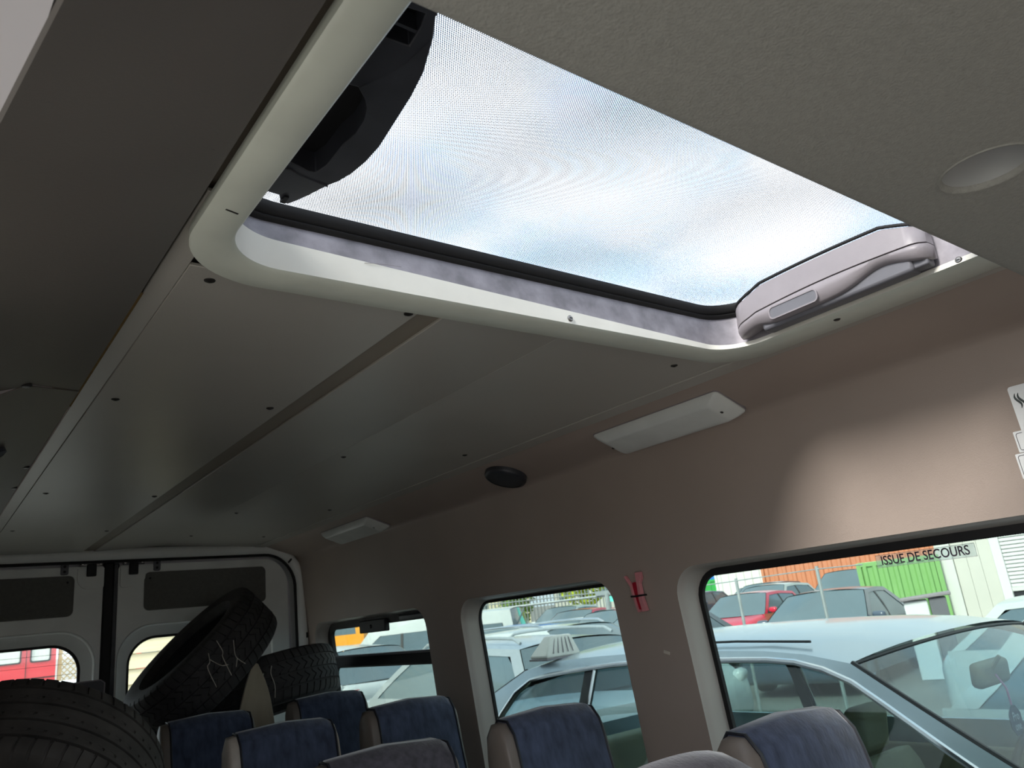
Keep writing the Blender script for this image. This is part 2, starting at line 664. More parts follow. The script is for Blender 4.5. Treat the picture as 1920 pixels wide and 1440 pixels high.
lt.grid(t2, 7, 12)
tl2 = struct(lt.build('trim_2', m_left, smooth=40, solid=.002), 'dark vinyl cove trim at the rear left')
MB().grid(lambda u, v: (lerp(.2285, .2345, u), lerp(1.1, 1.7, v), .5010 - .001 * u), 1, 1).build('wood_edge', m_wood, tl)
for (x, y, z) in ((.130, 1.418, .449), (.214, 2.2, .4845), (.216, 2.47, .4855)):
    MB().lathe([(.0, -.003), (.006, -.0025), (.0085, .0), (.0085, .003)], 12, 'z', (x, y, z - .001)).build('screw', m_screwd, tl2 if y > 1.43 else tl)
MB().obox((.200, .684, .4775), ((.96, .27, .35), (-.27, .96, 0), (-.35, 0, .93)), (.008, .0007, .0004)).build('scuff_mark', m_screwd, tl)

MB().grid(lambda u, v: (lerp(.0450, -.13, u) - .13 * max(0, min(lerp(YF, 1.02, v), .90) - .46), lerp(YF, 1.02, v), .4036 - .002 * u), 1, 20).build('door_header', m_body, None)
hd = bpy.data.objects['door_header']
hd.name = 'trim_3'
struct(hd, 'white painted header of the sliding door opening')
MB().box((-.13, -.6, .30), (-.12, 1.02, .42)).build('header_lip', m_body, hd)

lw = MB()
lw.plate([(1.02, ZF), (YR + .02, ZF), (YR + .02, .40), (1.02, .40)], [], lambda y, z: (lx(z), y, z), lambda y, z: (lx(z) - .08, y, z))
struct(lw.build('wall_left', m_wall), 'left side wall behind the sliding door')
# cab flank in front of the sliding door
lw = MB()
lw.plate([(YF, ZF), (-.55, ZF), (-.55, .42), (YF, .42)], [rr(-1.4, -.5, -.70, .16, .08)], lambda y, z: (lx(z), y, z), lambda y, z: (lx(z) - .08, y, z))
struct(lw.build('wall_cab', m_wall), 'cab door flank')
# front end with the windscreen opening
fw_ = MB()
fw_.plate([(-.15, ZF), (1.85, ZF), (1.85, .55), (-.15, .55)], [rr(.05, -.45, 1.66, .25, .1)], lambda x, z: (x, YF, z), lambda x, z: (x, YF - .04, z))
struct(fw_.build('wall_front', m_wall), 'front end of the cab with windscreen opening')
struct(MB().box((-.20, YF, ZF - .06), (1.90, YR + .1, ZF)).build('floor', m_floor), 'dark rubber van floor')

# --- ceiling: boards running the length of the van
ceil = MB()
ceil.box((.20, YF, .545), (1.50, .42, .556))
ceil.box((.20, .42, .520), (.262, 1.03, .528))
ceil.box((1.40, .42, .520), (1.50, 1.03, .528))
ceil.box((.20, 1.03, .530), (1.50, YR + .05, .538))
cl = struct(ceil.build('ceiling', m_groove), 'pale grey boarded van ceiling')
Y0 = .30


def board(name, x0, z0, x1, z1, ya, yb, mat=m_ceil, th=.006):
    b = MB()
    b.loft([[(x0, y, z0), (x1, y, z1), (x1, y, z1 + th), (x0, y, z0 + th)] for y in (ya, yb)])
    return b.build(name, mat, cl, smooth=30, bevel=.0015)


board('panel', .2345, .5030, .2655, .4995, .80, YR - .02)
board('panel', .266, .4990, .640, .5000, .985, YR - .02)
board('groove_strip', .636, .5060, .694, .5060, .985, YR - .02, m_groove)
board('panel', .690, .5010, .9865, .5190, .985, YR - .02)
board('panel', .9850, .5190, 1.440, .4985, .985, YR - .02)
board('edge_strip', 1.440, .4960, 1.492, .4925, .40, YR - .02, m_ceil, .024)
scr_pts = [(.303, 1.021), (.624, 1.02), (1.008, 1.034), (1.335, 1.06), (.608, 1.605), (.301, 1.623), (1.02, 2.1), (1.36, 1.95), (.31, 2.62), (.62, 2.66), (.30, 3.35), (.62, 3.4), (1.03, 3.1), (1.36, 2.95), (1.03, 3.72), (1.36, 3.7)]
for (x, y) in scr_pts:
    z = .4995 if x < .64 else (lerp(.501, .519, (x - .69) / .296) if x < .985 else lerp(.519, .4985, (x - .986) / .454))
    MB().lathe([(.0, -.004), (.003, -.0035), (.0075, -.0015), (.0082, .0), (.0082, .002)], 14, 'z', (x, y, z)).build('screw', m_screwd, cl)

# unseen roof skin (with the hatch cut-out) and outer flanks, added against light leaks
HX0, HX1, HY0, HY1 = .285, 1.372, .04, .930         # clear opening of the hatch
sk = MB()
sk.plate([(-.16, YF - .1), (1.88, YF - .1), (1.88, YR + .14), (-.16, YR + .14)], [rr(HX0 - .012, HY0 - .01, HX1 + .012, HY1 + .012, .09)], lambda x, y: (x, y, .575), lambda x, y: (x, y, .590))
sk.plate([(YF - .1, ZF - .1), (YR + .14, ZF - .1), (YR + .14, .59), (YF - .1, .59)], [rr(a - .01, c - .01, b + .01, d + .012, WR) for a, b, c, d in WIN], lambda y, z: (wx(z) + .100, y, z))
sk.add([(-.14, 1.02, .36), (-.14, YR + .14, .36), (-.16, YR + .14, .59), (-.16, 1.02, .59)], [(0, 1, 2, 3)])
sk.add([(-.14, YF - .1, .41), (-.14, 1.02, .41), (-.16, 1.02, .59), (-.16, YF - .1, .59)], [(0, 1, 2, 3)])
struct(sk.build('wall_outer_skin', m_body, smooth=20), 'unseen white outer skin of the van, added against light leaks')

# --- front headliner (felt) with round recess
HL_Z, HL_Y = .36, .318
hl = MB()
cx, cy, cr = .785, .214, .040
circ = [(cx + cr * math.cos(2 * PI * k / 32), cy + cr * math.sin(2 * PI * k / 32) * .98) for k in range(32)]
hl.plate([(.02, YF), (1.66, YF), (1.66, HL_Y - .012), (.02, HL_Y - .012)], [circ], lambda x, y: (x, y, HL_Z + .004 * (x - .7)))
edge = [(0, 0), (.006, .0012), (.010, .005), (.012, .010), (.012, .035), (.004, .05), (-.02, .06)]
hl.grid(lambda u, v: (lerp(.02, 1.66, v), HL_Y - .012 + edge[int(round(u * 6))][0], HL_Z + .004 * (lerp(.02, 1.66, v) - .7) + edge[int(round(u * 6))][1]), 6, 1)
hl.add([(.02, YF, .42), (1.66, YF, .42), (1.66, HL_Y - .03, .42), (.02, HL_Y - .03, .42)], [(0, 1, 2, 3)])
hlo = struct(hl.build('ceiling_headliner', m_felt, smooth=60), 'grey felt headliner of the cab')
hlo.name = 'trim_4'
cup = MB()
cup.lathe([(cr + .0005, .0), (cr - .003, .006), (cr - .008, .013), (cr - .016, .018), (.010, .0215), (0, .022)], 32, 'z', (cx, cy, HL_Z + .0003))
cup.build('round_recess', M('recess_grey', S(150, 152, 151), .45, var=.04), hlo, smooth=80)
MB().lathe([(cr + .003, .0006), (cr + .002, -.0015), (cr - .0005, -.0008), (cr - .002, .004)], 32, 'z', (cx, cy, HL_Z + .0003)).build('recess_rim', m_felt, hlo, smooth=80)

# --- roof hatch
ht = thing('roof_hatch', 'roof hatch with dotted tinted glass in a pale metal frame', 'skylight', ((HX0 + HX1) / 2, (HY0 + HY1) / 2, .48))
ox0, ox1, oy0, oy1 = .237, 1.462, -.01, .992
outl = rr(ox0, oy0, ox1, oy1, .125, 14)
inl = rr(HX0, HY0, HX1, HY1, .085, 14)


def fz(x):
    return .4835 + .0035 * (x - .3)


fl = MB()
fl.bridge([(x, y, fz(x) + .018) for x, y in outl], [(x, y, fz(x) + .004) for x, y in outl])
mid = [(lerp(a[0], b[0], .10), lerp(a[1], b[1], .10)) for a, b in zip(outl, inl)]
fl.bridge([(x, y, fz(x) + .004) for x, y in outl], [(x, y, fz(x)) for x, y in mid])
mid2 = [(lerp(a[0], b[0], .90), lerp(a[1], b[1], .90)) for a, b in zip(outl, inl)]
fl.bridge([(x, y, fz(x)) for x, y in mid], [(x, y, fz(x)) for x, y in mid2])
fl.bridge([(x, y, fz(x)) for x, y in mid2], [(x, y, fz(x) + .005) for x, y in inl])
fl.build('flange', m_frame, ht, smooth=50)


def ctop(x):
    return lerp(.5360, .5020, min(1, max(0, (x - .3) / 1.05)))


def off(loop, d):
    cx_, cy_ = (HX0 + HX1) / 2, (HY0 + HY1) / 2
    return [(x + d * (1 if x > cx_ else -1) * min(1, abs(x - cx_) / .2), y + d * (1 if y > cy_ else -1) * min(1, abs(y - cy_) / .2)) for x, y in loop]


li = MB()
li.bridge([(x, y, fz(x) + .005) for x, y in inl], [(x, y, ctop(x)) for x, y in off(inl, .002)])
li.bridge([(x, y, ctop(x)) for x, y in off(inl, .002)], [(x, y, ctop(x) + .0005) for x, y in off(inl, .006)])
li.build('lining', m_cream, ht, smooth=50)
zi = MB()
zi.bridge([(x, y, ctop(x) - .003) for x, y in off(inl, .006)], [(x, y, .570) for x, y in off(inl, .014)])
zi.build('metal_neck', m_zinc, ht, smooth=50)
se = MB()
pr_ = [(.016, .566), (.009, .569), (.007, .573), (.010, .576), (.006, .579), (.002, .588), (.002, .594), (.012, .598)]
for a, b in zip(pr_, pr_[1:]):
    se.bridge([(x, y, a[1]) for x, y in off(inl, a[0])], [(x, y, b[1]) for x, y in off(inl, b[0])])
se.build('rubber_seal', m_rubber, ht, smooth=50)
gl = off(inl, .03)
MB().plate(gl, [], lambda x, y: (x, y, .598), lambda x, y: (x, y, .602)).build('dotted_pane', m_sky_glass, ht)
scw = MB()
hs0 = None
for (x, y, z) in ((.905, .930, .5005), (1.3735, .875, .498), (1.3735, .455, .4985), (1.40, .70, None)):
    if z is None:
        MB().lathe([(0, -.003), (.005, -.0025), (.0075, 0)], 12, 'z', (x, y, fz(x) + .0005)).build('screw', m_screwd, ht)
        continue
    ax = 'y' if y > .9 else 'x'
    q = MB().lathe([(0, -.003), (.004, -.0026), (.0062, -.0005), (.0062, .001)], 14, ax, (x, y, z))
    s_ = q.build('screw', m_steel, ht)
    MB().obox((x - (.0028 if ax == 'x' else 0), y - (.0028 if ax == 'y' else 0), z), ((1, 0, 0), (0, 1, 0), (0, 0, 1)), (.0004 if ax == 'x' else .003, .0004 if ax == 'y' else .003, .0009)).build('screw_slot', m_deep, s_)
MB().obox((.262, .800, fz(.27) - .0003), ((.96, .27, 0), (-.27, .96, 0), (0, 0, 1)), (.008, .0012, .0003)).build('scuff_mark', m_screwd, ht)
sc_pts = [(.50 + .10 * t, .9305, .5265 + .006 * math.sin(t * 2.4)) for t in [k / 8. for k in range(9)]]
MB().tube(sc_pts[:6], .0004, 5).build('scuff_mark', m_greypl, ht)

# grey handle housing on the right flank of the hatch
hh = thing('hatch_handle_housing', 'grey plastic hatch handle housing at the right end of the skylight', 'handle', (1.34, .69, .50))
YA, YB = .485, .885


def hz_top(y):       # upper edge, chamfered at both ends
    t = (y - YA) / (YB - YA)
    return .592 + .004 * math.sin(PI * t) - (.022 * max(0, (t - .8) / .2)) - (.020 * max(0, (.16 - t) / .16))


N = 40
rings_u, rings_l = [], []


def hx_face(y):
    t = (y - YA) / (YB - YA)
    return 1.322 + .006 * (2 * t - 1) ** 2 + (.016 * max(0, (t - .93) / .07) ** 2) + (.016 * max(0, (.05 - t) / .05) ** 2)


def hz_seam(y):
    t = (y - YA) / (YB - YA)
    return .5385 + .006 * math.sin(PI * min(1, t * 1.1)) - (.012 * max(0, (t - .85) / .15)) + .002 * (1 - t)


def hz_low(y):
    t = (y - YA) / (YB - YA)
    base = .5085 - .004 * t
    scoop = .020 * (math.exp(-((t - .20) / .135) ** 2)) + .009 * (math.exp(-((t - .87) / .075) ** 2))
    return base + scoop


for k in range(N + 1):
    y = lerp(YA, YB, k / N)
    xf = hx_face(y)
    zt, zs, zl = hz_top(y), hz_seam(y), hz_low(y)
    rings_u.append([(1.372, y, zt), (xf + .012, y, zt), (xf + .004, y, zt - .003), (xf, y, zs + .0008), (xf + .004, y, zs + .0008), (1.372, y, zs + .0008)])
    rings_l.append([(1.372, y, zs - .0008), (xf + .003, y, zs - .0008), (xf - .001, y, zs - .003), (xf, y, lerp(zs, zl, .45)), (xf + .006, y, zl + .003), (xf + .012, y, zl), (1.372, y, zl + .004)])
MB().loft(rings_u).build('upper_cover', m_greypl, hh, smooth=60)
MB().loft(rings_l).build('handle_grip', m_greypl, hh, smooth=70)
MB().box((1.338, YA + .03, .499), (1.374, YB - .06, .535)).build('inner_body', m_greypl_d, hh, bevel=.006)
MB().box((1.345, YA + .006, .503), (1.372, YA + .04, .524)).build('end_catch', m_greypl_d, hh, bevel=.003)
MB().tube([(hx_face(y) + .005, y, hz_top(y) + .0025) for y in [lerp(YA, YB, k / 30.) for k in range(31)]], .0032, 8).build('rubber_edge', m_rubber, hh)
bt = rr(.688, .5115, .792, .5330, .008, 6)
bo = rr(.6855, .5090, .7945, .5355, .010, 6)
MB().plate(bo, [bt], lambda y, z: (hx_face(y) - .0026, y, z), lambda y, z: (hx_face(y) + .002, y, z)).build('button_rim', m_greypl, hh)
MB().plate(bt, [], lambda y, z: (hx_face(y) - .0012, y, z), lambda y, z: (hx_face(y) + .002, y, z)).build('button', m_greypl_d, hh)

# black latch housing on the left flank
lb = thing('hatch_latch_housing', 'black plastic hatch latch housing at the left end of the skylight', 'latch', (.35, .70, .55))
outline = [(.292, .40), (.345, .40), (.354, .489), (.367, .515), (.384, .562), (.392, .601), (.400, .662), (.405, .700), (.405, .735), (.401, .768), (.394, .791), (.386, .806), (.372, .844), (.360, .868), (.353, .872), (.347, .867), (.340, .853), (.313, .850), (.292, .850)]
hole = [(.296, .618), (.313, .617), (.335, .615), (.350, .630), (.359, .643), (.366, .664), (.369, .690), (.365, .716), (.366, .765), (.361, .785), (.352, .786), (.338, .781), (.313, .773), (.296, .770)]
hole2 = [(.296, .498), (.309, .494), (.343, .490), (.348, .508), (.351, .535), (.311, .536), (.296, .536)]
lcov = MB()
lcov.plate(outline, [hole, hole2], lambda x, y: (x, y, .556 - .03 * max(0, .36 - x)), None)
lcov.bridge([(x, y, .556 - .03 * max(0, .36 - x)) for x, y in outline], [(x, y, .597) for x, y in outline])
for h_, dep in ((hole, .030), (hole2, .024)):
    lcov.bridge([(x, y, .556 - .03 * max(0, .36 - x)) for x, y in h_], [(x, y, .556 + dep) for x, y in h_])
lcov.build('cover', m_blackpl, lb, smooth=40, bevel=.0016, bseg=2)
MB().plate(hole, [], lambda x, y: (x, y, .586)).build('recess_floor', m_deep, lb)
MB().plate(hole2, [], lambda x, y: (x, y, .580)).build('slot_floor', m_deep, lb)
MB().box((.296, .515, .558), (.349, .519, .578)).build('slot_rib', m_blackpl, lb)
MB().box((.312, .496, .558), (.315, .534, .578)).build('slot_rib', m_blackpl, lb)
MB().tube([(.312, .792, .5535), (.330, .790, .5540), (.343, .798, .5550), (.366, .803, .5555), (.386, .806, .5555)], .0014, 6).build('seam_ridge', m_blackpl, lb)
MB().tube([(.336, .613, .5545), (.352, .585, .5555), (.362, .555, .5555), (.366, .520, .5555)], .0009, 6).build('seam_ridge', m_blackpl, lb)
MB().obox((.349, .858, .5545), ((1, 0, 0), (0, 1, 0), (0, 0, 1)), (.0030, .008, .002)).build('hook_slot', m_deep, lb)

# --- rear: frame and two door leaves
rf = MB()
fo = [(-.06, ZF)] + [(-.06, .52), (1.80, .52), (1.80, ZF)]
opening = [(.00, ZF + .02), (1.688, ZF + .02)] + [p for p in rr(.0, -1, 1.662, .462, (0.01, .01, .16, .16), 10) if p[1] > -.5]
op = rr(-.0, ZF + .02, 1.690, .464, (.01, .01, .17, .17), 10)


def taper(x, z):
    return x - max(0, (x - 1.2)) * .075 * max(0, (z + .05)) * 1.6


op = [(taper(x, z), z) for x, z in op]
rf.plate([(-.1, ZF), (1.84, ZF), (1.84, .56), (-.1, .56)], [op], lambda x, z: (x, YR - .005, z), lambda x, z: (x, YR + .10, z))
frm = struct(rf.build('trim_5', m_paint, smooth=40), 'painted metal surround of the rear doors')
op2 = [(taper(x, z), z) for x, z in rr(-.03, ZF + .02, 1.716, .488, (.01, .01, .19, .19), 14)]
MB().tube([(x, YR - .022, z) for x, z in op2], .030, 12, closed=True).build('rounded_rail', m_paint, frm, smooth=80)
rim = [(taper(x, z), z) for x, z in rr(.005, ZF + .02, 1.682, .456, (.01, .01, .165, .165), 14)]
MB().tube([(x, YR - .028, z) for x, z in rim], .008, 8, closed=True).build('weatherstrip', m_rubber, frm)
for (x, z, a) in ((1.628, .418, -.75), (1.712, .03, 0)):
    MB().obox((x, YR - .052, z), ((math.cos(a), 0, math.sin(a)), (0, 1, 0), (-math.sin(a), 0, math.cos(a))), (.005, .003, .014)).build('slot', m_deep, frm, bevel=.003)


def leaf(name, x0, x1, hinge_right, wx0, wx1, px0, px1, label):
    d = thing(name, label, 'door', ((x0 + x1) / 2, YR, ZF))
    del d['category']
    d['kind'] = 'structure'
    zt = .440
    yb = YR + .01
    win = rr(wx0, -.62, wx1, .104, (.1, .1, .125, .125), 9)
    ring = rr(wx0 - .050, -.68, wx1 + .055, .160, (.12, .12, .155, .155), 9)
    ring2 = rr(wx0 - .040, -.67, wx1 + .045, .150, (.12, .12, .15, .15), 9)
    pan = rr(px0, .218, px1, .404, (.028, .028, .028, .028), 5)
    outer = rr(x0, ZF + .03, x1, zt, (.02, .02, .13 if hinge_right else .02, .02 if hinge_right else .13), 8)
    outer = [(taper(x, z), z) for x, z in outer]
    b = MB()
    b.plate(outer, [ring, pan], lambda x, z: (x, yb, z), None)
    b.bridge([(x, yb, z) for x, z in outer], [(x, yb + .05, z) for x, z in outer])
    # raised bead then step back to the window seat
    prev = [(x, yb, z) for x, z in ring]
    for (lp, y) in ((rr(wx0 - .047, -.677, wx1 + .052, .157, (.12, .12, .153, .153), 9), yb - .006), (rr(wx0 - .043, -.673, wx1 + .048, .153, (.12, .12, .151, .151), 9), yb - .004), (ring2, yb + .012), (win, yb + .024)):
        cur = [(x, y, z) for x, z in lp]
        b.bridge(prev, cur)
        prev = cur
    b.bridge(prev, [(x, yb + .05, z) for x, z in win])
    # outer sheet
    b.plate(outer, [win], lambda x, z: (x, yb + .05, z))
    b.build('leaf', m_paint, d, smooth=45)
    b = MB()
    b.bridge([(x, yb, z) for x, z in pan], [(x, yb + .006, z) for x, z in pan])
    b.plate(pan, [], lambda x, z: (x, yb + .006, z))
    pp = b.build('infill_panel', m_doorpan, d)
    MB().tube([(x, yb + .001, z) for x, z in pan], .0028, 6, closed=True).build('panel_bead', m_paint, d)
    sx = px0 + .03 if hinge_right else px1 - .03
    MB().lathe([(0, -.002), (.005, 0)], 10, 'y', (sx, yb + .004, .372)).build('panel_screw', m_deep, pp)
    seal = rr(wx0 + .012, -.608, wx1 - .012, .092, (.09, .09, .115, .115), 9)
    MB().plate(win, [seal], lambda x, z: (x, yb + .030, z), lambda x, z: (x, yb + .040, z)).build('window_seal', m_rubber, d)
    MB().plate(rr(wx0 + .004, -.615, wx1 - .004, .1, (.095, .095, .12, .12), 9), [], lambda x, z: (x, yb + .036, z), lambda x, z: (x, yb + .039, z)).build('pane', m_glass_rear, d)
    # latch plate with black hook at the top inner corner
    lx_ = x0 + .062 if hinge_right else x1 - .062
    sg = 1 if hinge_right else -1
    sc = rr(lx_ - .055, .335, lx_ + .055, .432, (.05 if not hinge_right else .015, .015 if not hinge_right else .05, .005, .005), 6)
    lp = MB().plate(sc, [], lambda x, z: (x, yb - .012, z), lambda x, z: (x, yb + .004, z)).build('latch_plate', m_paint, d, bevel=.004)
    MB().box((lx_ - .020, yb - .030, .392), (lx_ + .020, yb - .011, .448)).build('latch_hook', m_deep, lp, bevel=.004)
    MB().box((lx_ - .048, yb - .022, .438), (lx_ + .048, yb - .010, .462)).build('latch_bracket', m_steel if not hinge_right else m_greypl_d, lp, bevel=.003)
    for s in (-1, 1):
        MB().lathe([(0, -.006), (.006, -.005), (.009, 0)], 10, 'y', (lx_ + s * .038, yb - .022, .450)).build('bolt', m_steel, lp)
    kx = lx_ + sg * .108
    kp = MB().plate(rr(kx - .016, .405, kx + .016, .458, .008, 4), [], lambda x, z: (x, yb - .006, z), lambda x, z: (x, yb + .002, z)).build('stop_plate', m_greypl_d, d, bevel=.002)
    for zz in (.420, .443):
        MB().lathe([(0, -.002), (.006, -.001), (.007, .002)], 10, 'y', (kx, yb - .006, zz)).build('hole', m_deep, kp)
    return d


struct(MB().plate([(-.1, ZF), (1.84, ZF), (1.84, .56), (-.1, .56)], [rr(.03, -.62, .672, .104, .1), rr(.862, -.62, 1.50, .104, .1)], lambda x, z: (x, YR + .075, z), lambda x, z: (x, YR + .085, z)).build('wall_rear_leak_plate', m_body), 'unseen white backing plate added to block light around the rear doors')  # backing plate added to stop light leaking past the door edges
dl = leaf('door_1', -.02, .752, False, .03, .672, -.02 + .06, .628, 'left rear door leaf with dark infill panel and rounded window')
dr = leaf('door_2', .808, 1.655, True, .862, 1.50, .920, 1.520, 'right rear door leaf with dark infill panel, tyres leaning in front')
MB().box((.744, YR + .0, ZF), (.790, YR + .055, .455)).build('door_gap_seal', m_rubber, dl, bevel=.008)
MB().box((.786, YR + .012, ZF), (.812, YR + .06, .450)).build('door_edge_seal', m_blackpl, dr, bevel=.006)
# heater wires on the left rear pane
for k in range(3):
    MB().tube([(.04, YR + .045, .065 - .045 * k), (.66, YR + .045, .062 - .045 * k)], .0007, 4).build('heater_wire', m_screwd, dl)
MB().box((-.12, YR + .10, ZF - .1), (1.86, YR + .13, ZF + .05)).build('sill', m_body, frm)

# --- lamps and loudspeaker on the right cove
CN = Vector((-.351, 0, -.936)).normalized()       # cove normal, into the cabin
CT = Vector((.936, 0, -.351)).normalized()        # down the slope


def cove_pt(x, y, o=0.):
    return Vector((x, y, .5 - .355 * (x - 1.487))) + CN * o


def lamp(y0, y1, label):
    c = cove_pt(1.600, (y0 + y1) / 2)
    t = thing('ceiling_lamp', label, 'lamp', tuple(c), group='interior lamps')
    hl_ = (y1 - y0) / 2
    prof = [(.060, hl_, .0), (.060, hl_, .006), (.055, hl_ - .012, .016), (.046, hl_ - .034, .028), (.040, hl_ - .042, .030)]
    rings = []
    for (hw, hy, o) in prof:
        rings.append([c + CT * u + Vector((0, 1, 0)) * v + CN * o for u, v in rr(-hw, -hy, hw, hy, .012, 4)])
    MB().loft(rings, True, (False, True)).build('diffuser', m_diff, t, smooth=28)
    bp = MB()
    bp.loft([[c + CT * u + Vector((0, 1, 0)) * v + CN * o for u, v in rr(-.0615, -hl_ - .0015, .0615, hl_ + .0015, .012, 4)] for o in (-.004, .003)])
    bp.build('base_plate', m_greypl, t)
    for s in (-1, 1):
        q = c + Vector((0, 1, 0)) * s * (hl_ - .030) + CN * .0265
        MB().tube([q, q + CN * .001], .0045, 10).build('screw', m_screwd, t)
    return t


lamp(1.112, 1.562, 'long white ceiling lamp with chamfered edges above the front side window')
lamp(2.985, 3.460, 'white ceiling lamp at the rear, beyond the round loudspeaker')
c = cove_pt(1.588, 2.045)
sp = thing('loudspeaker', 'round black loudspeaker between the two white lamps', 'speaker', tuple(c))
e1, e2 = CT, Vector((0, 1, 0))


def disc(c, r, o, n=32):
    return [c + (e1 * math.cos(2 * PI * k / n) + e2 * math.sin(2 * PI * k / n)) * r + CN * o for k in range(n)]


MB().loft([disc(c, .072, -.003), disc(c, .072, .012), disc(c, .068, .019), disc(c, .060, .021)], True, (True, False)).build('rim', m_blackpl, sp, smooth=60)
MB().loft([disc(c, .061, .019), disc(c, .045, .023), disc(c, .02, .025)], True, (False, True)).build('grille', m_speaker, sp, smooth=80)
# small speaker on the left cove
c = Vector((.118, 1.885, .438))
sp2 = thing('loudspeaker', 'dark loudspeaker on the left cove, cut by the left edge of the photo', 'speaker', tuple(c))
CN, e1 = Vector((.46, 0, -.89)).normalized(), Vector((.89, 0, .46)).normalized()
MB().loft([disc(c, .030, -.004), disc(c, .030, .006), disc(c, .024, .009)], True, (True, False)).build('rim', m_blackpl, sp2, smooth=60)
MB().loft([disc(c, .025, .008), disc(c, .010, .010)], True, (False, True)).build('grille', m_speaker, sp2, smooth=60)

# --- hammer clip on the pillar
hc = thing('hammer_clip', 'red forked emergency hammer clip on the pillar between the windows', 'clip', (wx(.03), 1.640, -.02))


def wp(y, z, o):          # point on the wall face, o into the cabin
    return (wx(z) - o, y, z)


MB().plate([(1.652, .060), (1.640, .062), (1.628, .055), (1.632, .020), (1.636, -.018), (1.650, -.016), (1.655, .020)], [], lambda y, z: wp(y, z, .002), lambda y, z: wp(y, z, .010)).build('back_plate', m_red, hc, bevel=.001)
MB().plate([(1.677, .080), (1.672, .083), (1.662, .066), (1.652, .054), (1.650, .020), (1.644, -.024), (1.650, -.024), (1.658, .018), (1.660, .052), (1.670, .068)], [], lambda y, z: wp(y, z, .002), lambda y, z: wp(y, z, .014)).build('side_wing', m_pink, hc, bevel=.001)
MB().plate([(1.628, .088), (1.607, .088), (1.608, .070), (1.618, .056), (1.618, .012), (1.612, -.022), (1.630, -.024), (1.634, .012), (1.630, .056)], [], lambda y, z: wp(y, z, .004), lambda y, z: wp(y, z, .016)).build('side_wing', m_pink, hc, bevel=.001)
MB().tube([wp(1.660, .022, .004), wp(1.660, .022, .016), wp(1.640, .021, .017), wp(1.614, .022, .018), wp(1.610, .022, .004)], .0030, 6).build('black_band', m_deep, hc)
tag(MB().obox((wx(-.14) - .0007, 1.585, -.141), ((0, 1, .3), (0, -.3, 1), (1, 0, 0)), (.011, .004, .0006)).build('wall_scuff', m_chalk), 'pale scuff mark on the brown pillar between windows', 'scuff')

# --- stickers
st = thing('exit_sticker', 'transparent emergency exit sticker lettered ISSUE DE SECOURS', 'sticker', (wx(0) + .07, .83, .03))
gxs = wx(.03) + .0715
MB().plate(rr(.724, .0190, .944, .0465, .0008, 2), [], lambda y, z: (gxs, y, z), lambda y, z: (gxs + .0006, y, z)).build('film', m_film, st)
MB().tube([(gxs - .0004, y, z) for y, z in rr(.724, .0190, .944, .0465, .0008, 2)], .00035, 4, closed=True).build('film_edge', m_greypl, st)
mt = Matrix(((0, 0, -1, gxs - ORG[st][0] - .0008), (-1, 0, 0, 0.8345 - ORG[st][1]), (0, 1, 0, .0328 - ORG[st][2]), (0, 0, 0, 1)))
text_mesh('lettering', 'ISSUE DE SECOURS', .0285, m_ink, st, mt, xscale=.82, depth=.0003, bold=.00035)

sg = thing('notice_sign', 'pale notice with dark wave symbols at the right picture edge', 'sign', (wx(.25), .46, .20))
MB().plate(rr(.400, .185, .544, .327, .006, 4), [], lambda y, z: wp(y, z, .001), lambda y, z: wp(y, z, .004)).build('plate', m_white, sg)
for k, yy in enumerate((.532, .526, .512, .498)):
    pts = [wp(yy + .003 * math.sin(t * 2 * PI) + (-.004 * (t - .5)), .312 - .030 * t, .0045) for t in [j / 12. for j in range(13)]]
    MB().tube(pts, [.0005 + .0016 * math.sin(PI * j / 12.) for j in range(13)], 6).build('wave_symbol', m_ink2, sg)
mt = Matrix(((.1, 0, -1, wx(.26) - .0045 - ORG[sg][0]), (-1, 0, 0, .508 - ORG[sg][1]), (0, 1, 0, .266 - ORG[sg][2]), (0, 0, 0, 1)))
text_mesh('lettering', 'UU', .018, m_ink2, sg, mt, xscale=.8, depth=.0003)
for (z0, z1, lab) in ((.200, .241, 'small framed white label, upper of the pair at the right picture edge'), (.150, .1985, 'small framed white label, lower of the pair at the right picture edge')):
    pl = thing('label_plate', lab, 'label', (wx(z0), .50, z0), group='framed labels')
    y1 = .560 if z0 > .19 else .569
    MB().plate(rr(.43, z0, y1, z1, .0015, 2), [], lambda y, z: wp(y, z, .0008), lambda y, z: wp(y, z, .003)).build('plate', m_white, pl)
    lo = rr(.437, z0 + .004, y1 - .004, z1 - .004, .004, 4)
    MB().tube([wp(y, z, .0032) for y, z in lo], .0006, 5, closed=True).build('border_line', m_ink, pl)

# ------------------------------------------------------------------ seats
def seat_profile(n=9, th=.105):
    """side outline (y towards the rear, z), top at 0,0 leaning back; y is relative"""
    pts = []
    front = [(-.190, -.62), (-.175, -.50), (-.130, -.36), (-.090, -.22), (-.062, -.12), (-.047, -.055)]
    top = [(-.030, -.020), (-.008, -.003), (.016, .0), (.038, -.012), (.052, -.040)]
    back = [(.052, -.10), (.038, -.22), (.005, -.38), (-.05, -.52), (-.08, -.62)]
    return front + top + back


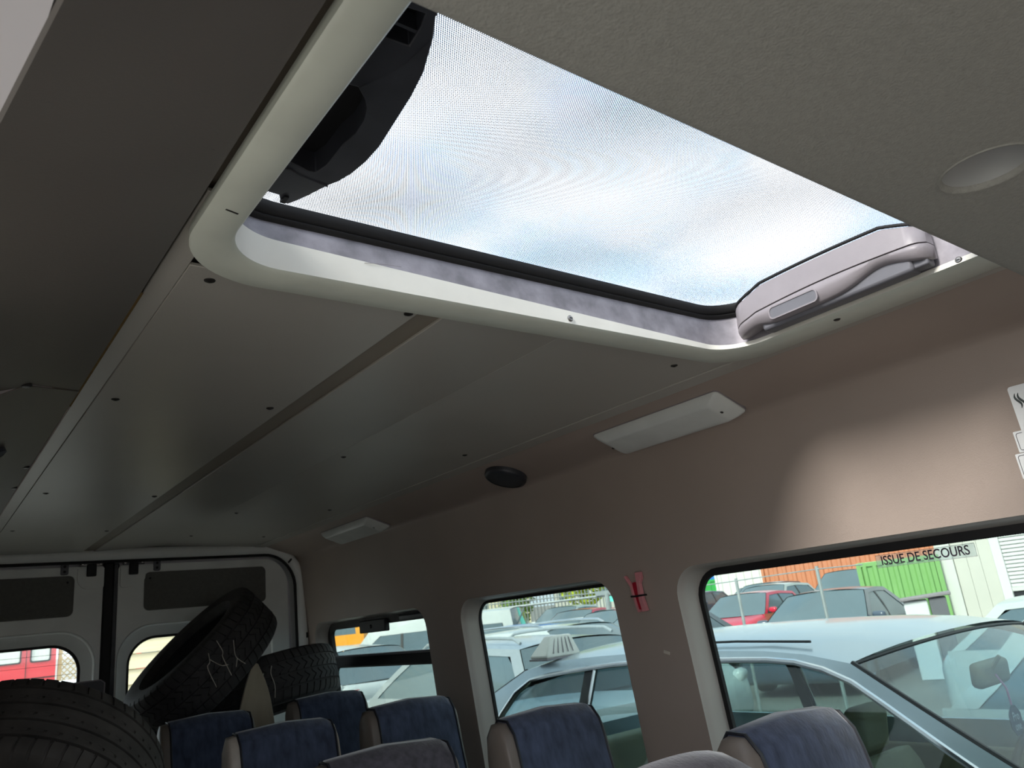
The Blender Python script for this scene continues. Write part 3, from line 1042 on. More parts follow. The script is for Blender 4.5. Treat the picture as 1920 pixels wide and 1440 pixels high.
def seat(x0, x1, y, ztop, label, fab=None, side=None, wear=0.):
    t = thing('van_seat', label, 'seat', ((x0 + x1) / 2, y - .30, ZF), group='blue velour seats in rows')
    fab = fab or m_velour
    side = side or m_vinyl
    P = seat_profile()
    P2 = smooth_curve([(a, b, 0) for a, b in P], 34)
    P2 = [(p.x, p.y) for p in P2]
    cw = .030
    xa, xb = x0 + cw, x1 - .012

    def ring(x, sc, dz=0.):
        cyy, czz = -.04, -.30
        return [(x, y + cyy + (a - cyy) * (sc if b > -.58 else 1), ztop + czz + (b - czz) * (1 - (1 - sc) * .25) + dz) for a, b in P2]

    MB().loft([ring(xa, .97, -.003), ring(xa + .008, 1.0), ring(lerp(xa, xb, .5), 1.03, .006), ring(xb - .020, 1.0), ring(xb, .93, -.008)]).build('backrest_cover', fab, t, smooth=60)
    MB().loft([ring(xa - .001, .95, -.004), ring(x0 + .006, .93, -.006), ring(x0, .84, -.014)]).build('side_panel', side, t, smooth=60)
    MB().loft([ring(xb + .001, .91, -.009), ring(x1 - .003, .87, -.012), ring(x1, .80, -.02)]).build('side_panel', side, t, smooth=60)
    for x, sc, dz in ((xa, .985, -.002), (xb, .955, -.006)):
        r_ = ring(x, sc, dz)
        MB().tube(r_, .0035, 6).build('piping', m_pipe, t)
    # cushion and base
    cz = -.70
    cs = rr(y - .66, cz - .13, y - .12, cz + .0, (.03, .03, .03, .05), 4)
    MB().loft([[(x, a, b) for a, b in cs] for x in (x0 + .005, x1 - .005)]).build('cushion', fab, t, bevel=.012)
    for px in (x0 + .05, x1 - .08):
        MB().box((px, y - .55, ZF), (px + .03, y - .2, cz - .12)).build('leg', m_blackpl, t, bevel=.004)
    return t


# window column and aisle column, four rows
seat(1.170, 1.515, .955, -.232, 'blue velour seat beside the front window, nearest of the window column', m_velour_grey and m_velour, m_vinyl)
seat(1.195, 1.525, 1.695, -.236, 'blue velour seat with tan side in front of the middle window')
seat(1.215, 1.545, 2.440, -.226, 'blue velour seat with tan side beside the pillar behind the middle window')
seat(1.255, 1.580, 3.170, -.214, 'blue velour seat of the last row below the rear vent window')
seat(.730, 1.075, 1.720, -.250, 'grey aisle seat with painted-in sheen in front of the scuffed-sided seat', m_velour_grey, m_vinyl)
seat(.800, 1.140, 2.510, -.236, 'blue aisle seat with pale scuffed side panel', m_velour, m_vinyl_l)
seat(.790, 1.130, 3.230, -.226, 'dark blue aisle seat of the last row under the leaning tyre', m_velour, m_vinyl)

# nearest aisle seat: rounded headrest
t = thing('van_seat', 'rounded grey velour seat top at the bottom edge, nearest to the viewer', 'seat', (.86, .55, ZF), group='blue velour seats in rows')
rings = []
for k in range(13):
    u = -1 + 2 * k / 12.
    hw = .178
    s_ = math.sqrt(max(.0, 1 - abs(u) ** 2.6))
    x = .842 + hw * u
    top = -.203 - .075 * (1 - s_)
    th = .035 + .030 * s_
    rings.append([(x, .80 - th, -.62), (x, .80 - th, top - .12), (x, .80 - th * .9, top - .05), (x, .80 - th * .55, top - .012), (x, .80, top), (x, .80 + th * .55, top - .012), (x, .80 + th * .9, top - .05), (x, .80 + th, top - .12), (x, .80 + th, -.62)])
MB().loft(rings).build('backrest_cover', m_velour_grey, t, smooth=70)
MB().box((.68, .40, -.86), (1.02, .86, -.72)).build('cushion', m_velour_grey, t, bevel=.03)
for px in (.74, .98):
    MB().box((px, .5, ZF), (px + .03, .8, -.85)).build('leg', m_blackpl, t, bevel=.004)


# ------------------------------------------------------------------ tyres
def basis(axis):
    a = Vector(axis).normalized()
    u = a.cross(Vector((0, 0, 1)))
    if u.length < .1:
        u = a.cross(Vector((0, 1, 0)))
    u.normalize()
    return a, u, a.cross(u).normalized()


def tyre(label, c, axis, R=.325, W=.205, pitches=58, kind='winter', mat=None, spin=0.):
    t = thing('car_tyre', label, 'tyre', tuple(c), group='loose tyres piled at the back')
    a, u, w_ = basis(axis)
    c = Vector(c)
    h = W / 2
    g = .007
    # profile columns: (offset along axis, radius, sipe depth, sipe phase)
    if kind == 'summer':
        cols = [(-h * .55, R - .100, 0, 0), (-h * .92, R - .085, 0, 0), (-h, R - .050, 0, 0), (-h * .97, R - .022, 0, 0), (-h * .90, R - .009, .004, 0), (-h * .80, R - .003, .005, 0), (-h * .60, R, .005, .1)]
        for q in (-.58, -.20, .20, .58):
            cols += [(h * (q - .03), R + .001, 0, 0), (h * (q - .028), R - g, 0, 0), (h * (q + .028), R - g, 0, 0), (h * (q + .03), R + .001, 0, 0)]
            if q < .5:
                cols += [(h * (q + .10), R + .001, 0, 0), (h * (q + .11), R + .001, .004, .4), (h * (q + .17), R + .001, .004, .45), (h * (q + .18), R + .001, 0, 0)]
        cols += [(h * .64, R, .005, .1), (h * .80, R - .003, .005, 0), (h * .90, R - .009, .004, 0), (h * .97, R - .022, 0, 0), (h, R - .050, 0, 0), (h * .92, R - .085, 0, 0), (h * .55, R - .100, 0, 0)]
    else:
        cols = [(-h * .55, R - .105, 0, 0), (-h * .92, R - .090, 0, 0), (-h, R - .050, 0, 0), (-h * .97, R - .022, 0, 0), (-h * .90, R - .010, .006, 0), (-h * .78, R - .003, .007, .05), (-h * .56, R, .007, .2)]
        for q in (-.52, .0, .52):
            cols += [(h * (q - .035), R + .001, 0, .2), (h * (q - .03), R - g, 0, .2), (h * (q + .03), R - g, 0, .2), (h * (q + .035), R + .001, 0, .2)]
            if q < .5:
                s = 1 if q < -.2 else -1
                cols += [(h * (q + .10), R + .001, .006, .2), (h * (q + .26), R + .001, .006, .2 + .55), (h * (q + .42), R + .001, .006, .2)]
        cols += [(h * .56, R, .007, .2), (h * .78, R - .003, .007, .05), (h * .90, R - .010, .006, 0), (h * .97, R - .022, 0, 0), (h, R - .050, 0, 0), (h * .92, R - .090, 0, 0), (h * .55, R - .105, 0, 0)]
    # inner wall of the carcass
    cols += [(h * .54, R - .098, 0, 0), (h * .86, R - .075, 0, 0), (h * .9, R - .045, 0, 0), (h * .7, R - .022, 0, 0), (0, R - .018, 0, 0), (-h * .7, R - .022, 0, 0), (-h * .9, R - .045, 0, 0), (-h * .86, R - .075, 0, 0), (-h * .54, R - .098, 0, 0)]
    rings = []
    dp = 2 * PI / pitches
    for p in range(pitches):
        for (fr, low) in ((0, 0), (.80, 0), (.82, 1), (.98, 1)):
            ring = []
            for (off_, r, sd, ph) in cols:
                ang = spin + (p + fr + ph) * dp
                rad = r - (sd if low else 0)
                ring.append(c + a * off_ + (u * math.cos(ang) + w_ * math.sin(ang)) * rad)
            rings.append(ring)
    rings.append(rings[0])
    m = MB()
    n = len(cols)
    k = len(rings) - 1
    m.v = [tuple(q) for r_ in rings[:-1] for q in r_]
    for i in range(k):
        for j in range(n):
            j2 = (j + 1) % n
            i2 = (i + 1) % k
            m.f.append((i * n + j, i * n + j2, i2 * n + j2, i2 * n + j))
    m.build('tread', mat or m_tyre, t, smooth=28)

    def on(ang, o, lift=.0015):
        return c + a * o + (u * math.cos(ang) + w_ * math.sin(ang)) * (R + lift)
    bead = MB()
    for s in (-1, 1):
        bead.tube([c + a * s * h * .56 + (u * math.cos(2 * PI * q / 48) + w_ * math.sin(2 * PI * q / 48)) * (R - .103) for q in range(48)], .007, 8, closed=True)
    bead.build('bead', m_rubber, t, smooth=60)
    return t, on


T1, on1 = tyre('large worn tyre with straight ribs in the bottom left corner', (.262, 2.27, -.290), (.34, .66, .66), .292, .225, 58, 'summer', m_tyre2)
T2, on2 = tyre('tyre leaning diagonally against the right rear door, chalk scribbles on its tread', (1.045, 3.58, -.03), (-.69, .0, .72), .325, .225, 54, 'winter', m_tyre, .03)
T3, on3 = tyre('tyre lying flat behind the last window seat, chalk scribbles on its tread', (1.38, 3.72, -.185), (-.12, .20, .97), .315, .215, 54, 'winter', m_tyre, .02)
T4, on4 = tyre('black tyre lying in the dark below the leaning tyre', (.92, 3.74, -.50), (.05, -.05, 1.), .32, .21, 40, 'winter', m_tyre, .02)


def best_angle(on, o):       # angle on the tread that faces the viewer
    best = None
    for k in range(180):
        a_ = 2 * PI * k / 180
        d_ = on(a_, o).length
        if best is None or d_ < best[0]:
            best = (d_, a_)
    return best[1]


a2 = best_angle(on2, 0)
for pts in ([(.10, .07), (.04, .04), (-.02, .03), (-.10, -.05)], [(.06, .05), (.10, .0), (.16, -.02)], [(.26, .08), (.22, .03), (.18, .02), (.10, -.06)], [(.40, .03), (.30, -.01), (.28, -.03), (.30, -.07)], [(.28, -.03), (.20, -.05)]):
    MB().tube([on2(a2 + p, o, .0018) for p, o in [(q.x, q.y) for q in smooth_curve([(x, y, 0) for x, y in pts], 12)]], .0016, 5).build('chalk_mark', m_chalk, T2)
a3 = best_angle(on3, 0)
for pts in ([(.10, .05), (.07, .02), (.09, -.03), (.06, -.08)], [(-.02, .03), (-.05, .0), (-.03, -.05)], [(-.12, .0), (-.10, -.06)]):
    for s_ in (1,):
        MB().tube([on3(a3 + p, o, .0018) for p, o in [(q.x, q.y) for q in smooth_curve([(x, y, 0) for x, y in pts], 12)]], .0016, 5).build('chalk_mark', m_chalk, T3)

# old white board standing between the tyres
bd = MB()
bp = smooth_curve([(1.115, -.50, 0), (1.120, -.27, 0), (1.165, -.080, 0), (1.180, -.052, 0), (1.200, -.080, 0), (1.250, -.21, 0), (1.30, -.50, 0)], 26)
bd.loft([[(p.x, 3.335 + .10 * (p.y + .1) * -1 + o, p.y) for p in bp] for o in (0, .012)])
tag(bd.build('scuffed_board', m_board, bevel=.002), 'narrow pointed scuffed white board standing between the tyres', 'board')
# dark padded panel behind the big tyre
dk = thing('dark_panel', 'black padded panel behind the big tyre, in front of the left rear window', 'panel', (.50, 3.55, ZF))
MB().plate(rr(.28, ZF, .655, -.058, .012, 3), [], lambda x, z: (x + .02 * (z + .1), 3.50 + .05 * z, z), lambda x, z: (x + .02 * (z + .1), 3.55 + .05 * z, z)).build('pad', m_dark, dk, bevel=.006)
MB().tube([(.30, 3.497, -.058), (.640, 3.497, -.058), (.654, 3.496, -.07), (.645, 3.48, -.5)], .0028, 6).build('edge_piping', m_greypl, dk)

# ================================================================== THE CAR PARK OUTSIDE
def gz(x, y):
    """car park rises gently away from the van (relative to the eye)"""
    d = math.hypot(x, y)
    return -GZ + .014 * max(0, d - 9)


gr = MB()
gpts = []
for i in range(0, 25):
    r_ = 0 if i == 0 else 5 * (1.22 ** (i - 1))
    gpts.append([(r_ * math.cos(2 * PI * k / 48), r_ * math.sin(2 * PI * k / 48), gz(r_, 0)) for k in range(48)])
gr.loft(gpts, True, (False, False))
m_asph = M('asphalt', S(132, 130, 125), .9, var=.15, scale=1.5, bump=.3, bscale=60)
struct(gr.build('floor_car_park', m_asph, smooth=60), 'pale asphalt car park')

m_cglass = M('car_glass_dark', S(92, 110, 118), .06, var=.1, scale=1.2, spec=.8)
m_cglass_t = glass_mat('car_glass_clear', (.62, .74, .73), .20)
m_shield_t = glass_mat('windscreen_clear', (.60, .74, .82), .22)
m_chrome = M('chrome', S(225, 226, 228), .12, metal=1., var=.04)
m_trimblk = M('car_black_trim', S(40, 40, 42), .5, var=.1)
m_lamp = M('headlamp', S(225, 228, 230), .1, var=.05, spec=.8)
m_lampr = M('tail_lamp', S(170, 30, 30), .15, var=.1)
m_rim = M('wheel_rim', S(160, 162, 166), .3, metal=.8, var=.1)
m_beige = M('car_interior_beige', S(186, 172, 140), .6, var=.08, scale=6)
m_mint = M('car_interior_mint', S(150, 205, 190), .6, var=.05, scale=4)


def paint(name, r, g, b, metal=.0):
    return M('paint_' + name, S(r, g, b), .28, metal, var=.03, scale=3, coat=.6)


def car(name, label, x, y, rz, L, W, H, P, style='hatch', detail=1, glass=None, rails=False, chrome=False, group='cars parked outside', shield=None, dz=0., cat='car', dlo=None, outer=None, wR=None, pillars=None, iab=None, dk=.87):
    """local frame: +y nose, z up from the ground"""
    t = thing(name, label, cat, (x, y, gz(x, y) + dz), rz, group)
    glass = glass or m_cglass
    shield = shield or glass
    h = L / 2
    zb = {'van': .56, 'suv': .60}.get(style, .64) * H
    wB = W / 2 * .97
    wR = wR or {'van': W / 2 * .86}.get(style, W / 2 * .74)
    zr = H - .055
    if outer is None:
        if style == 'sedan':
            outer = [(h * .44, zb), (h * .10, zr), (-h * .34, zr), (-h * .68, zb)]
        elif style == 'van':
            outer = [(h * .72, zb), (h * .46, zr), (-h * .93, zr), (-h * .98, zb)]
        elif style == 'wagon':
            outer = [(h * .42, zb), (h * .10, zr), (-h * .76, zr - .03), (-h * .94, zb)]
        else:
            outer = [(h * .46, zb), (h * .10, zr), (-h * .66, zr - .03), (-h * .90, zb)]
    o_ = outer
    if len(o_) == 4:
        apex = lerp(o_[1][0], o_[2][0], .45)
        top = [o_[0], (lerp(o_[0][0], o_[1][0], .5), lerp(o_[0][1], o_[1][1], .52)), o_[1], (apex, zr + .018), o_[2], (lerp(o_[2][0], o_[3][0], .5), lerp(o_[2][1], o_[3][1], .54)), o_[3]]
    else:
        top = o_
    ia, ib = iab or (2, 4)
    A_ = smooth_curve([(q[0], q[1], 0) for q in top[:ia + 1]], 9)
    T_ = smooth_curve([(q[0], q[1], 0) for q in top[ia:ib + 1]], 11)
    C_ = smooth_curve([(q[0], q[1], 0) for q in top[ib:]], 9)
    full = A_ + T_[1:] + C_[1:]

    def hw(z):
        tt = max(0, min(1, (z - zb) / (zr - zb)))
        return lerp(wB, wR, tt ** 1.25)

    # daylight opening
    if dlo is None:
        cy_, cz_ = (o_[0][0] + o_[-1][0]) / 2, zb
        inner = []
        for p in full:
            q = Vector(((p.x - cy_) * .90 + cy_, zb + (p.y - zb) * dk, 0))
            inner.append(q)
        if style == 'sedan':
            for i, q in enumerate(inner):
                if q.x < cy_:
                    q.x = cy_ + (q.x - cy_) * .86
    else:
        inner = [Vector((q.x, q.y, 0)) for q in smooth_curve([(a, b, 0) for a, b in dlo], len(full))]
    n = len(full)
    for s in (-1, 1):
        m = MB()
        oa = [(s * hw(p.y), p.x, p.y) for p in full]
        ob = [(s * (hw(q.y) + .004), q.x, q.y) for q in inner]
        m.bridge(oa, ob, closed=False)
        m.build('side_frame', P, t, rel=False, smooth=40, solid=.02 if detail > 1 else 0)
        if chrome:
            MB().tube([(s * (hw(q.y) + .008), q.x, q.y) for q in inner], .011, 8).build('chrome_trim', m_chrome, t, rel=False)
        # panes split by pillars
        ys = sorted([inner[0].x, inner[-1].x])
        cuts = pillars if pillars is not None else ([lerp(ys[0], ys[1], .52)] if style != 'van' else [lerp(ys[0], ys[1], .36), lerp(ys[0], ys[1], .70)])
        bounds = [ys[0]] + sorted(cuts) + [ys[1]]
        # clip polygon columns: build panes as vertical strips
        def topz(yy):
            best = zb
            for a, b in zip(inner, inner[1:]):
                lo, hi = min(a.x, b.x), max(a.x, b.x)
                if lo <= yy <= hi and hi - lo > 1e-6:
                    best = max(best, lerp(a.y, b.y, (yy - a.x) / (b.x - a.x)))
            return best
        for k in range(len(bounds) - 1):
            y0, y1 = bounds[k] + (.0 if k == 0 else .028), bounds[k + 1] - (.0 if k == len(bounds) - 2 else .028)
            m = MB()
            NN = 10

            def pane(u, v, y0=y0, y1=y1):
                yy = lerp(y0, y1, u)
                z_ = lerp(zb - .02, max(zb, topz(yy)), v)
                return (s * (hw(z_) - .006), yy, z_)
            m.grid(pane, NN, 5)
            m.build('side_window', glass, t, rel=False, smooth=60)
        for cut in cuts:
            m = MB()
            zt = topz(cut)
            m.loft([[(s * (hw(z_) + o), cut + e - .012 * (z_ - zb), z_) for e, o in ((-.030, -.02), (.030, -.02), (.030, .004), (-.030, .004))] for z_ in (zb - .02, lerp(zb, zt, .5), zt + .01)])
            m.build('pillar', m_trimblk, t, rel=False)
            if detail > 1:
                MB().tube([(s * (hw(z_) + .004), cut + .034 - .012 * (z_ - zb), z_) for z_ in (zb, lerp(zb, zt, .5), zt)], .007, 6).build('pillar_trim', m_chrome, t, rel=False)
    # windscreen and rear window
    for (pts, nm, bow) in ((A_, 'windscreen', .12), (list(reversed(C_)), 'rear_window', -.08)):
        m = MB()

        def sc(u, v, pts=pts, bow=bow):
            p = pts[int(round(v * (len(pts) - 1)))]
            q = 2 * u - 1
            return (q * (hw(p.y) - .012), p.x + bow * (1 - q * q) * (1 - .55 * v), p.y + .035 * (1 - q * q) * v - .004)
        m.grid(sc, 14, len(pts) - 1)
        m.build(nm, shield, t, rel=False, smooth=80)
        if detail > 1:
            MB().tube([sc(k / 14., 1) for k in range(15)], .007, 6).build('glass_gasket', m_trimblk, t, rel=False)
            for u_ in (0, 1):
                MB().tube([Vector(sc(u_, k / 8.)) + Vector((0, 0, .004)) for k in range(9)], .009, 6).build('glass_gasket', m_trimblk, t, rel=False)
    # roof
    m = MB()

    def rf_(u, v):
        p = T_[int(round(v * 10))]
        q = 2 * u - 1
        bow = lerp(.12 * .45, -.08 * .45, v)
        return (q * hw(p.y) * (1 - .0), p.x + bow * (1 - q * q), p.y + .035 * (1 - q * q) + .012 * (1 - q ** 4))
    m.grid(rf_, 16, 10)
    m.build('roof', P, t, rel=False, smooth=80)
    if rails:
        for s in (-1, 1):
            yA, yB = T_[0].x - .10, T_[-1].x + .06
            pts = smooth_curve([(s * wR * .93, yA, zr + .025), (s * wR * .93, yA - .12, zr + .075), (s * wR * .93, (yA + yB) / 2, zr + .10), (s * wR * .93, yB + .12, zr + .07), (s * wR * .93, yB, zr + .02)], 16)
            MB().tube(pts, .017, 8).build('roof_rail', m_chrome if rails == 'chrome' else (m_trimblk if rails == 'black' else P), t, rel=False)
    # body: nose, tail, flanks
    yw, yt = A_[0].x, C_[-1].x
    nose_h = zb - .02

    def sect(yy, w_, zt, zl=.20):
        r_ = .12
        return [(xx, yy, zz) for xx, zz in rr(-w_, zl, w_, zt, (.06, .06, r_, r_), 4)]
    if h - yw > .12:
        m = MB()
        m.loft([sect(yw - .02, wB * 1.02, nose_h + .02), sect(lerp(yw, h, .35), wB * 1.02, nose_h - .03), sect(lerp(yw, h, .75), wB * .98, nose_h - .13), sect(lerp(yw, h, .94), wB * .90, nose_h - .26), sect(h, wB * .78, nose_h - .36, .28)])
        m.build('bonnet_and_nose', P, t, rel=False, smooth=50)
        for s in (-1, 1):
            MB().obox((s * wB * .74, lerp(yw, h, .93), nose_h - .26), ((1, -.35 * s, .0), (.3 * s, 1, -.3), (0, .3, 1)), (.16, .07, .07)).build('headlamp', m_lamp, t, rel=False, bevel=.05, bseg=3)
    tail_h = zb + .0
    if h + yt > .02:
        m = MB()
        m.loft([sect(yt + .02, wB * 1.02, tail_h), sect(lerp(yt, -h, .5), wB, tail_h - .03), sect(lerp(yt, -h, .9), wB * .95, tail_h - .10), sect(-h, wB * .86, tail_h - .22, .30)])
        m.build('tail', P, t, rel=False, smooth=50)
    for s in (-1, 1):
        MB().box((s * wB * .80 - .08, -h - .004 + .03, zb - .22), (s * wB * .80 + .08, -h + .09, zb - .08)).build('tail_lamp', m_lampr, t, rel=False, bevel=.02)
        m = MB()

        def flank(u, v):
            z_ = lerp(.22, zb + .0, v)
            bl = wB * (1.0 + .025 * math.sin(PI * min(1, v * 1.05)))
            return (s * bl, lerp(yt - .05, yw + .05, u), z_)
        m.grid(flank, 4, 8)
        m.build('door_side', P, t, rel=False, smooth=60, solid=.02)
        if detail > 1 or style == 'hatch' or style == 'sedan':
            mirror = MB().obox((s * (wB + .10), yw - .28, zb + .07), ((1, .15 * s, 0), (-.15 * s, 1, 0), (0, 0, 1)), (.10, .06, .065)).build('door_mirror', P, t, rel=False, bevel=.045, bseg=3)
            MB().obox((s * (wB + .02), yw - .26, zb + .02), ((1, 0, 0), (0, 1, 0), (0, 0, 1)), (.05, .03, .02)).build('mirror_arm', m_trimblk, mirror, rel=False, bevel=.008)
    # floor pan and wheels
    MB().box((-wB * .9, yt - .1, .20), (wB * .9, yw + .1, .26)).build('floor_pan', m_trimblk, t, rel=False)
    wh = None
    for yy in (h * .60, -h * .58):
        for s in (-1, 1):
            if wh is None:
                wm = MB().lathe([(.18, -.1), (.30, -.1), (.325, -.06), (.325, .06), (.30, .1), (.18, .1)], 20, 'x', (0, 0, 0))
                wh = wm.build('wheel', m_tyre, t, rel=False)
                wr_ = MB().lathe([(.0, -.08), (.05, -.075), (.16, -.06), (.185, -.085), (.185, .085), (.16, .06), (.05, .075), (0, .08)], 20, 'x', (0, 0, 0)).build('hub_cap', m_rim, wh, rel=False)
                wh.location = (s * (wB - .07), yy, .325)
            else:
                w2 = shared('wheel', wh, t, (s * (wB - .07), yy, .325))
                shared('hub_cap', wr_, w2, (0, 0, 0))
    return t


# --- the near silver-blue saloon beside the van
p_silver = M('paint_silver_blue', S(188, 202, 210), .30, .45, var=.03, scale=3, coat=.5)
SX, SY = 3.22, 2.10
Hs = 1.470
zrel = GZ - .0      # local z = rel z + GZ


def lz(z):
    return z + GZ


sed_outer = [(1.42, lz(-.700)), (1.02, lz(-.485)), (.62, lz(-.262)), (.30, lz(-.215)), (-.40, lz(-.203)), (-.95, lz(-.225)), (-1.12, lz(-.258)), (-1.42, lz(-.400)), (-1.82, lz(-.620))]
sed_dlo = [(1.32, lz(-.712)), (1.02, lz(-.545)), (.88, lz(-.462)), (.74, lz(-.378)), (.60, lz(-.302)), (.44, lz(-.258)), (.28, lz(-.243)), (-.33, lz(-.238)), (-.64, lz(-.254)), (-1.00, lz(-.290)), (-1.12, lz(-.330)), (-1.22, lz(-.440)), (-1.34, lz(-.63))]
S_ = car('silver_saloon', 'silver-blue saloon with chrome window line parked beside the van', SX, SY, PI, 5.2, 1.86, GZ - .148, p_silver, 'sedan', 2, m_cglass_t, chrome=True, shield=m_shield_t, group=None, dlo=sed_dlo, outer=sed_outer, wR=.70, pillars=[-.64], iab=(2, 6))
# roof drip strip
MB().tube([(.62, .42, lz(-.196)), (.62, .10, lz(-.182)), (.62, -.5, lz(-.176))], .005, 6).build('roof_strip', m_trimblk, S_, rel=False)
# cabin of the saloon
for sx in (-.38, .38):
    ring = smooth_curve([(.05, .30, 0), (-.10, .42, 0), (-.28, .78, 0), (-.36, 1.06, 0), (-.42, 1.12, 0), (-.48, 1.04, 0), (-.42, .74, 0), (-.25, .35, 0)], 24)
    MB().loft([[(sx + e, p.x + .42, p.y * .80) for p in ring] for e in (-.24, -.21, .21, .24)]).build('front_seat', m_beige, S_, rel=False, smooth=50, bevel=.01)
    MB().obox((sx, -.03, 1.00), ((1, 0, 0), (0, 1, -.15), (0, .15, 1)), (.13, .05, .10)).build('headrest', m_beige, S_, rel=False, bevel=.04, bseg=3)
MB().loft([[(x_, a, b) for a, b in ((-1.05, .45), (-.62, .45), (-.62, .56), (-.92, .60), (-1.12, 1.0), (-1.26, 1.0))] for x_ in (-.70, .70)]).build('rear_bench', m_beige, S_, rel=False, bevel=.03)
MB().loft([[(x_, a, b) for a, b in ((1.45, .60), (.75, .62), (.72, .80), (.85, .90), (1.45, .90))] for x_ in (-.78, .78)]).build('dashboard', m_greypl_d, S_, rel=False, bevel=.03)
for s in (-1, 1):
    MB().box((s * .82 - .02, -1.2, .30), (s * .82 + .02, 1.0, .86)).build('door_lining', m_beige, S_, rel=False, bevel=.01)
wheel_pts = [(-.38 + .18 * math.cos(2 * PI * k / 24), .62 + .06 * math.sin(2 * PI * k / 24), .86 + .17 * math.sin(2 * PI * k / 24)) for k in range(24)]
MB().tube(wheel_pts, .015, 8, closed=True).build('steering_wheel', m_trimblk, S_, rel=False)
rv = MB().obox((-.03, .72, 1.275), ((1, 0, 0), (0, 1, -.1), (0, .1, 1)), (.125, .025, .045)).build('rear_view_mirror', m_beige, S_, rel=False, bevel=.02, bseg=3)
MB().tube([(0, .74, 1.29), (0, .78, 1.335)], .008, 6).build('mirror_stem', m_beige, rv, rel=False)
# hanging tag
tg = MB()
octo = [(.052 * math.cos(PI / 8 + PI * k / 4), .052 * math.sin(PI / 8 + PI * k / 4)) for k in range(8)]
tg.plate(octo, [], lambda a, b: (a + .06, .80, b + 1.125), lambda a, b: (a + .06, .803, b + 1.125))
m_tagblue = M('tag_blue', S(40, 62, 92), .5, var=.05)
tgo = tg.build('hanging_tag', m_tagblue, S_, rel=False)
MB().tube([(0.0, .75, 1.27), (.04, .79, 1.23), (.06, .80, 1.175)], .004, 6).build('tag_cord', M('cord_pink', S(205, 130, 160), .7), tgo, rel=False)
for (txt, zz, sz) in (('Pro', 1.138, .040), ('one', 1.106, .038)):
    text_mesh('lettering', txt, sz, m_white, tgo, Matrix(((-1, 0, 0, .06), (0, 0, 1, .8045), (0, 1, 0, zz), (0, 0, 0, 1))), .9, .0003)
# wiper
MB().tube([(.25, 1.40, .985), (-.20, 1.30, 1.03), (-.55, 1.22, 1.03)], .007, 6).build('wiper', m_trimblk, S_, rel=False)
# white taxi sign on the saloon's roof
tx = thing('roof_sign', 'white translucent trapezoid taxi sign on the silver saloon roof', 'sign', (2.60, 3.08, -.20))
m_sign = M('sign_plastic', S(232, 230, 220), .3, var=.05, scale=20)
base = [(2.475, 3.15), (2.70, 3.16), (2.70, 3.03), (2.475, 3.02)]
tops = [(2.545, 3.11), (2.68, 3.115), (2.68, 3.065), (2.545, 3.06)]
MB().loft([[(x_, y_, -.206) for x_, y_ in base], [(x_, y_, -.192) for x_, y_ in base], [(x_, y_, -.105) for x_, y_ in tops]]).build('housing', m_sign, tx, bevel=.008, bseg=3)
MB().loft([[(lerp(2.595, x_, 1.04), lerp(3.09, y_, 1.08), z_) for x_, y_ in base] for z_ in (-.215, -.205)]).build('foot', m_greypl, tx, bevel=.002)
for k in range(5):
    MB().tube([(2.52 + .032 * k, 3.022, -.185), (2.565 + .023 * k, 3.058, -.118)], .003, 5).build('rib', m_greypl, tx)

# --- other parked cars
p_white = paint('white', 192, 198, 196)
p_grey = paint('grey_blue', 150, 160, 166)
p_silver2 = paint('silver', 196, 204, 204)
p_dark = paint('dark_blue_grey', 78, 90, 106)
p_dark2 = paint('anthracite', 78, 88, 96)
p_red = paint('red', 206, 44, 70)
p_blue = paint('blue', 60, 130, 205)
p_orange = paint('orange', 242, 160, 24)
p_mint = paint('pale_mint_white', 212, 226, 220)
p_redvan = paint('camper_red', 206, 52, 60)

car('estate_car', 'pale grey estate just beyond the silver saloon, also seen through the rear vent window', 5.40, 7.9, 0.0, 4.6, 1.8, 1.44, p_grey, 'wagon', 1, rails='self')
car('estate_car', 'silver estate with raised chrome roof rails behind the taxi sign', 7.5, 8.6, 3.24, 4.6, 1.8, 1.46, p_silver2, 'wagon', 1, rails='chrome')
car('hatchback', 'silver hatchback behind the estate, seen through the lower rear vent window', 5.7, 13.0, 0.15, 4.1, 1.75, 1.44, p_silver2, 'hatch', 1)
car('white_van', 'white minibus with side windows behind the estate cars', 10.2, 16.75, 0.71, 4.7, 1.9, 1.76, p_white, 'van', 1, cat='van', dk=.62)
car('orange_van', 'orange van at the far end seen through the rear vent window', 10.6, 24.9, .6, 5.0, 1.95, 2.6, p_orange, 'van', 1, cat='van', dk=.75)
car('hatchback', 'bright red hatchback facing the fence behind the front window', 17.1, 12.6, 1.75, 4.0, 1.72, 1.46, p_red, 'hatch', 1)
car('hatchback', 'second red hatchback at the left edge of the front window', 18.6, 17.2, 1.7, 4.0, 1.75, 1.42, p_red, 'hatch', 1)
car('saloon_car', 'dark blue-grey saloon with wide windscreen behind the fence', 12.7, 7.65, 1.75, 4.5, 1.8, 1.46, p_dark, 'sedan', 1)
car('saloon_car', 'dark car cut by the left edge of the front window', 11.2, 10.4, 1.7, 4.3, 1.8, 1.40, p_dark2, 'sedan', 1)
car('hatchback', 'white-roofed hatchback between the dark cars', 21.1, 14.7, 1.7, 4.1, 1.75, 1.56, p_white, 'hatch', 1)
car('suv', 'tall grey off-roader in front of the orange container', 25.6, 14.6, 1.7, 4.5, 1.85, 1.72, p_grey, 'suv', 1, cat='car')
car('suv', 'dark tall car beside the grey off-roader in the back row', 24.6, 17.3, 1.7, 4.4, 1.8, 1.60, p_dark2, 'suv', 1, cat='car')
car('hatchback', 'small grey car far back in front of the white container', 27.6, 19.8, 1.7, 4.1, 1.75, 1.50, p_grey, 'hatch', 1)
car('hatchback', 'small dark car far back beside the white container', 27.0, 22.6, 1.7, 4.1, 1.75, 1.50, p_dark, 'hatch', 1)
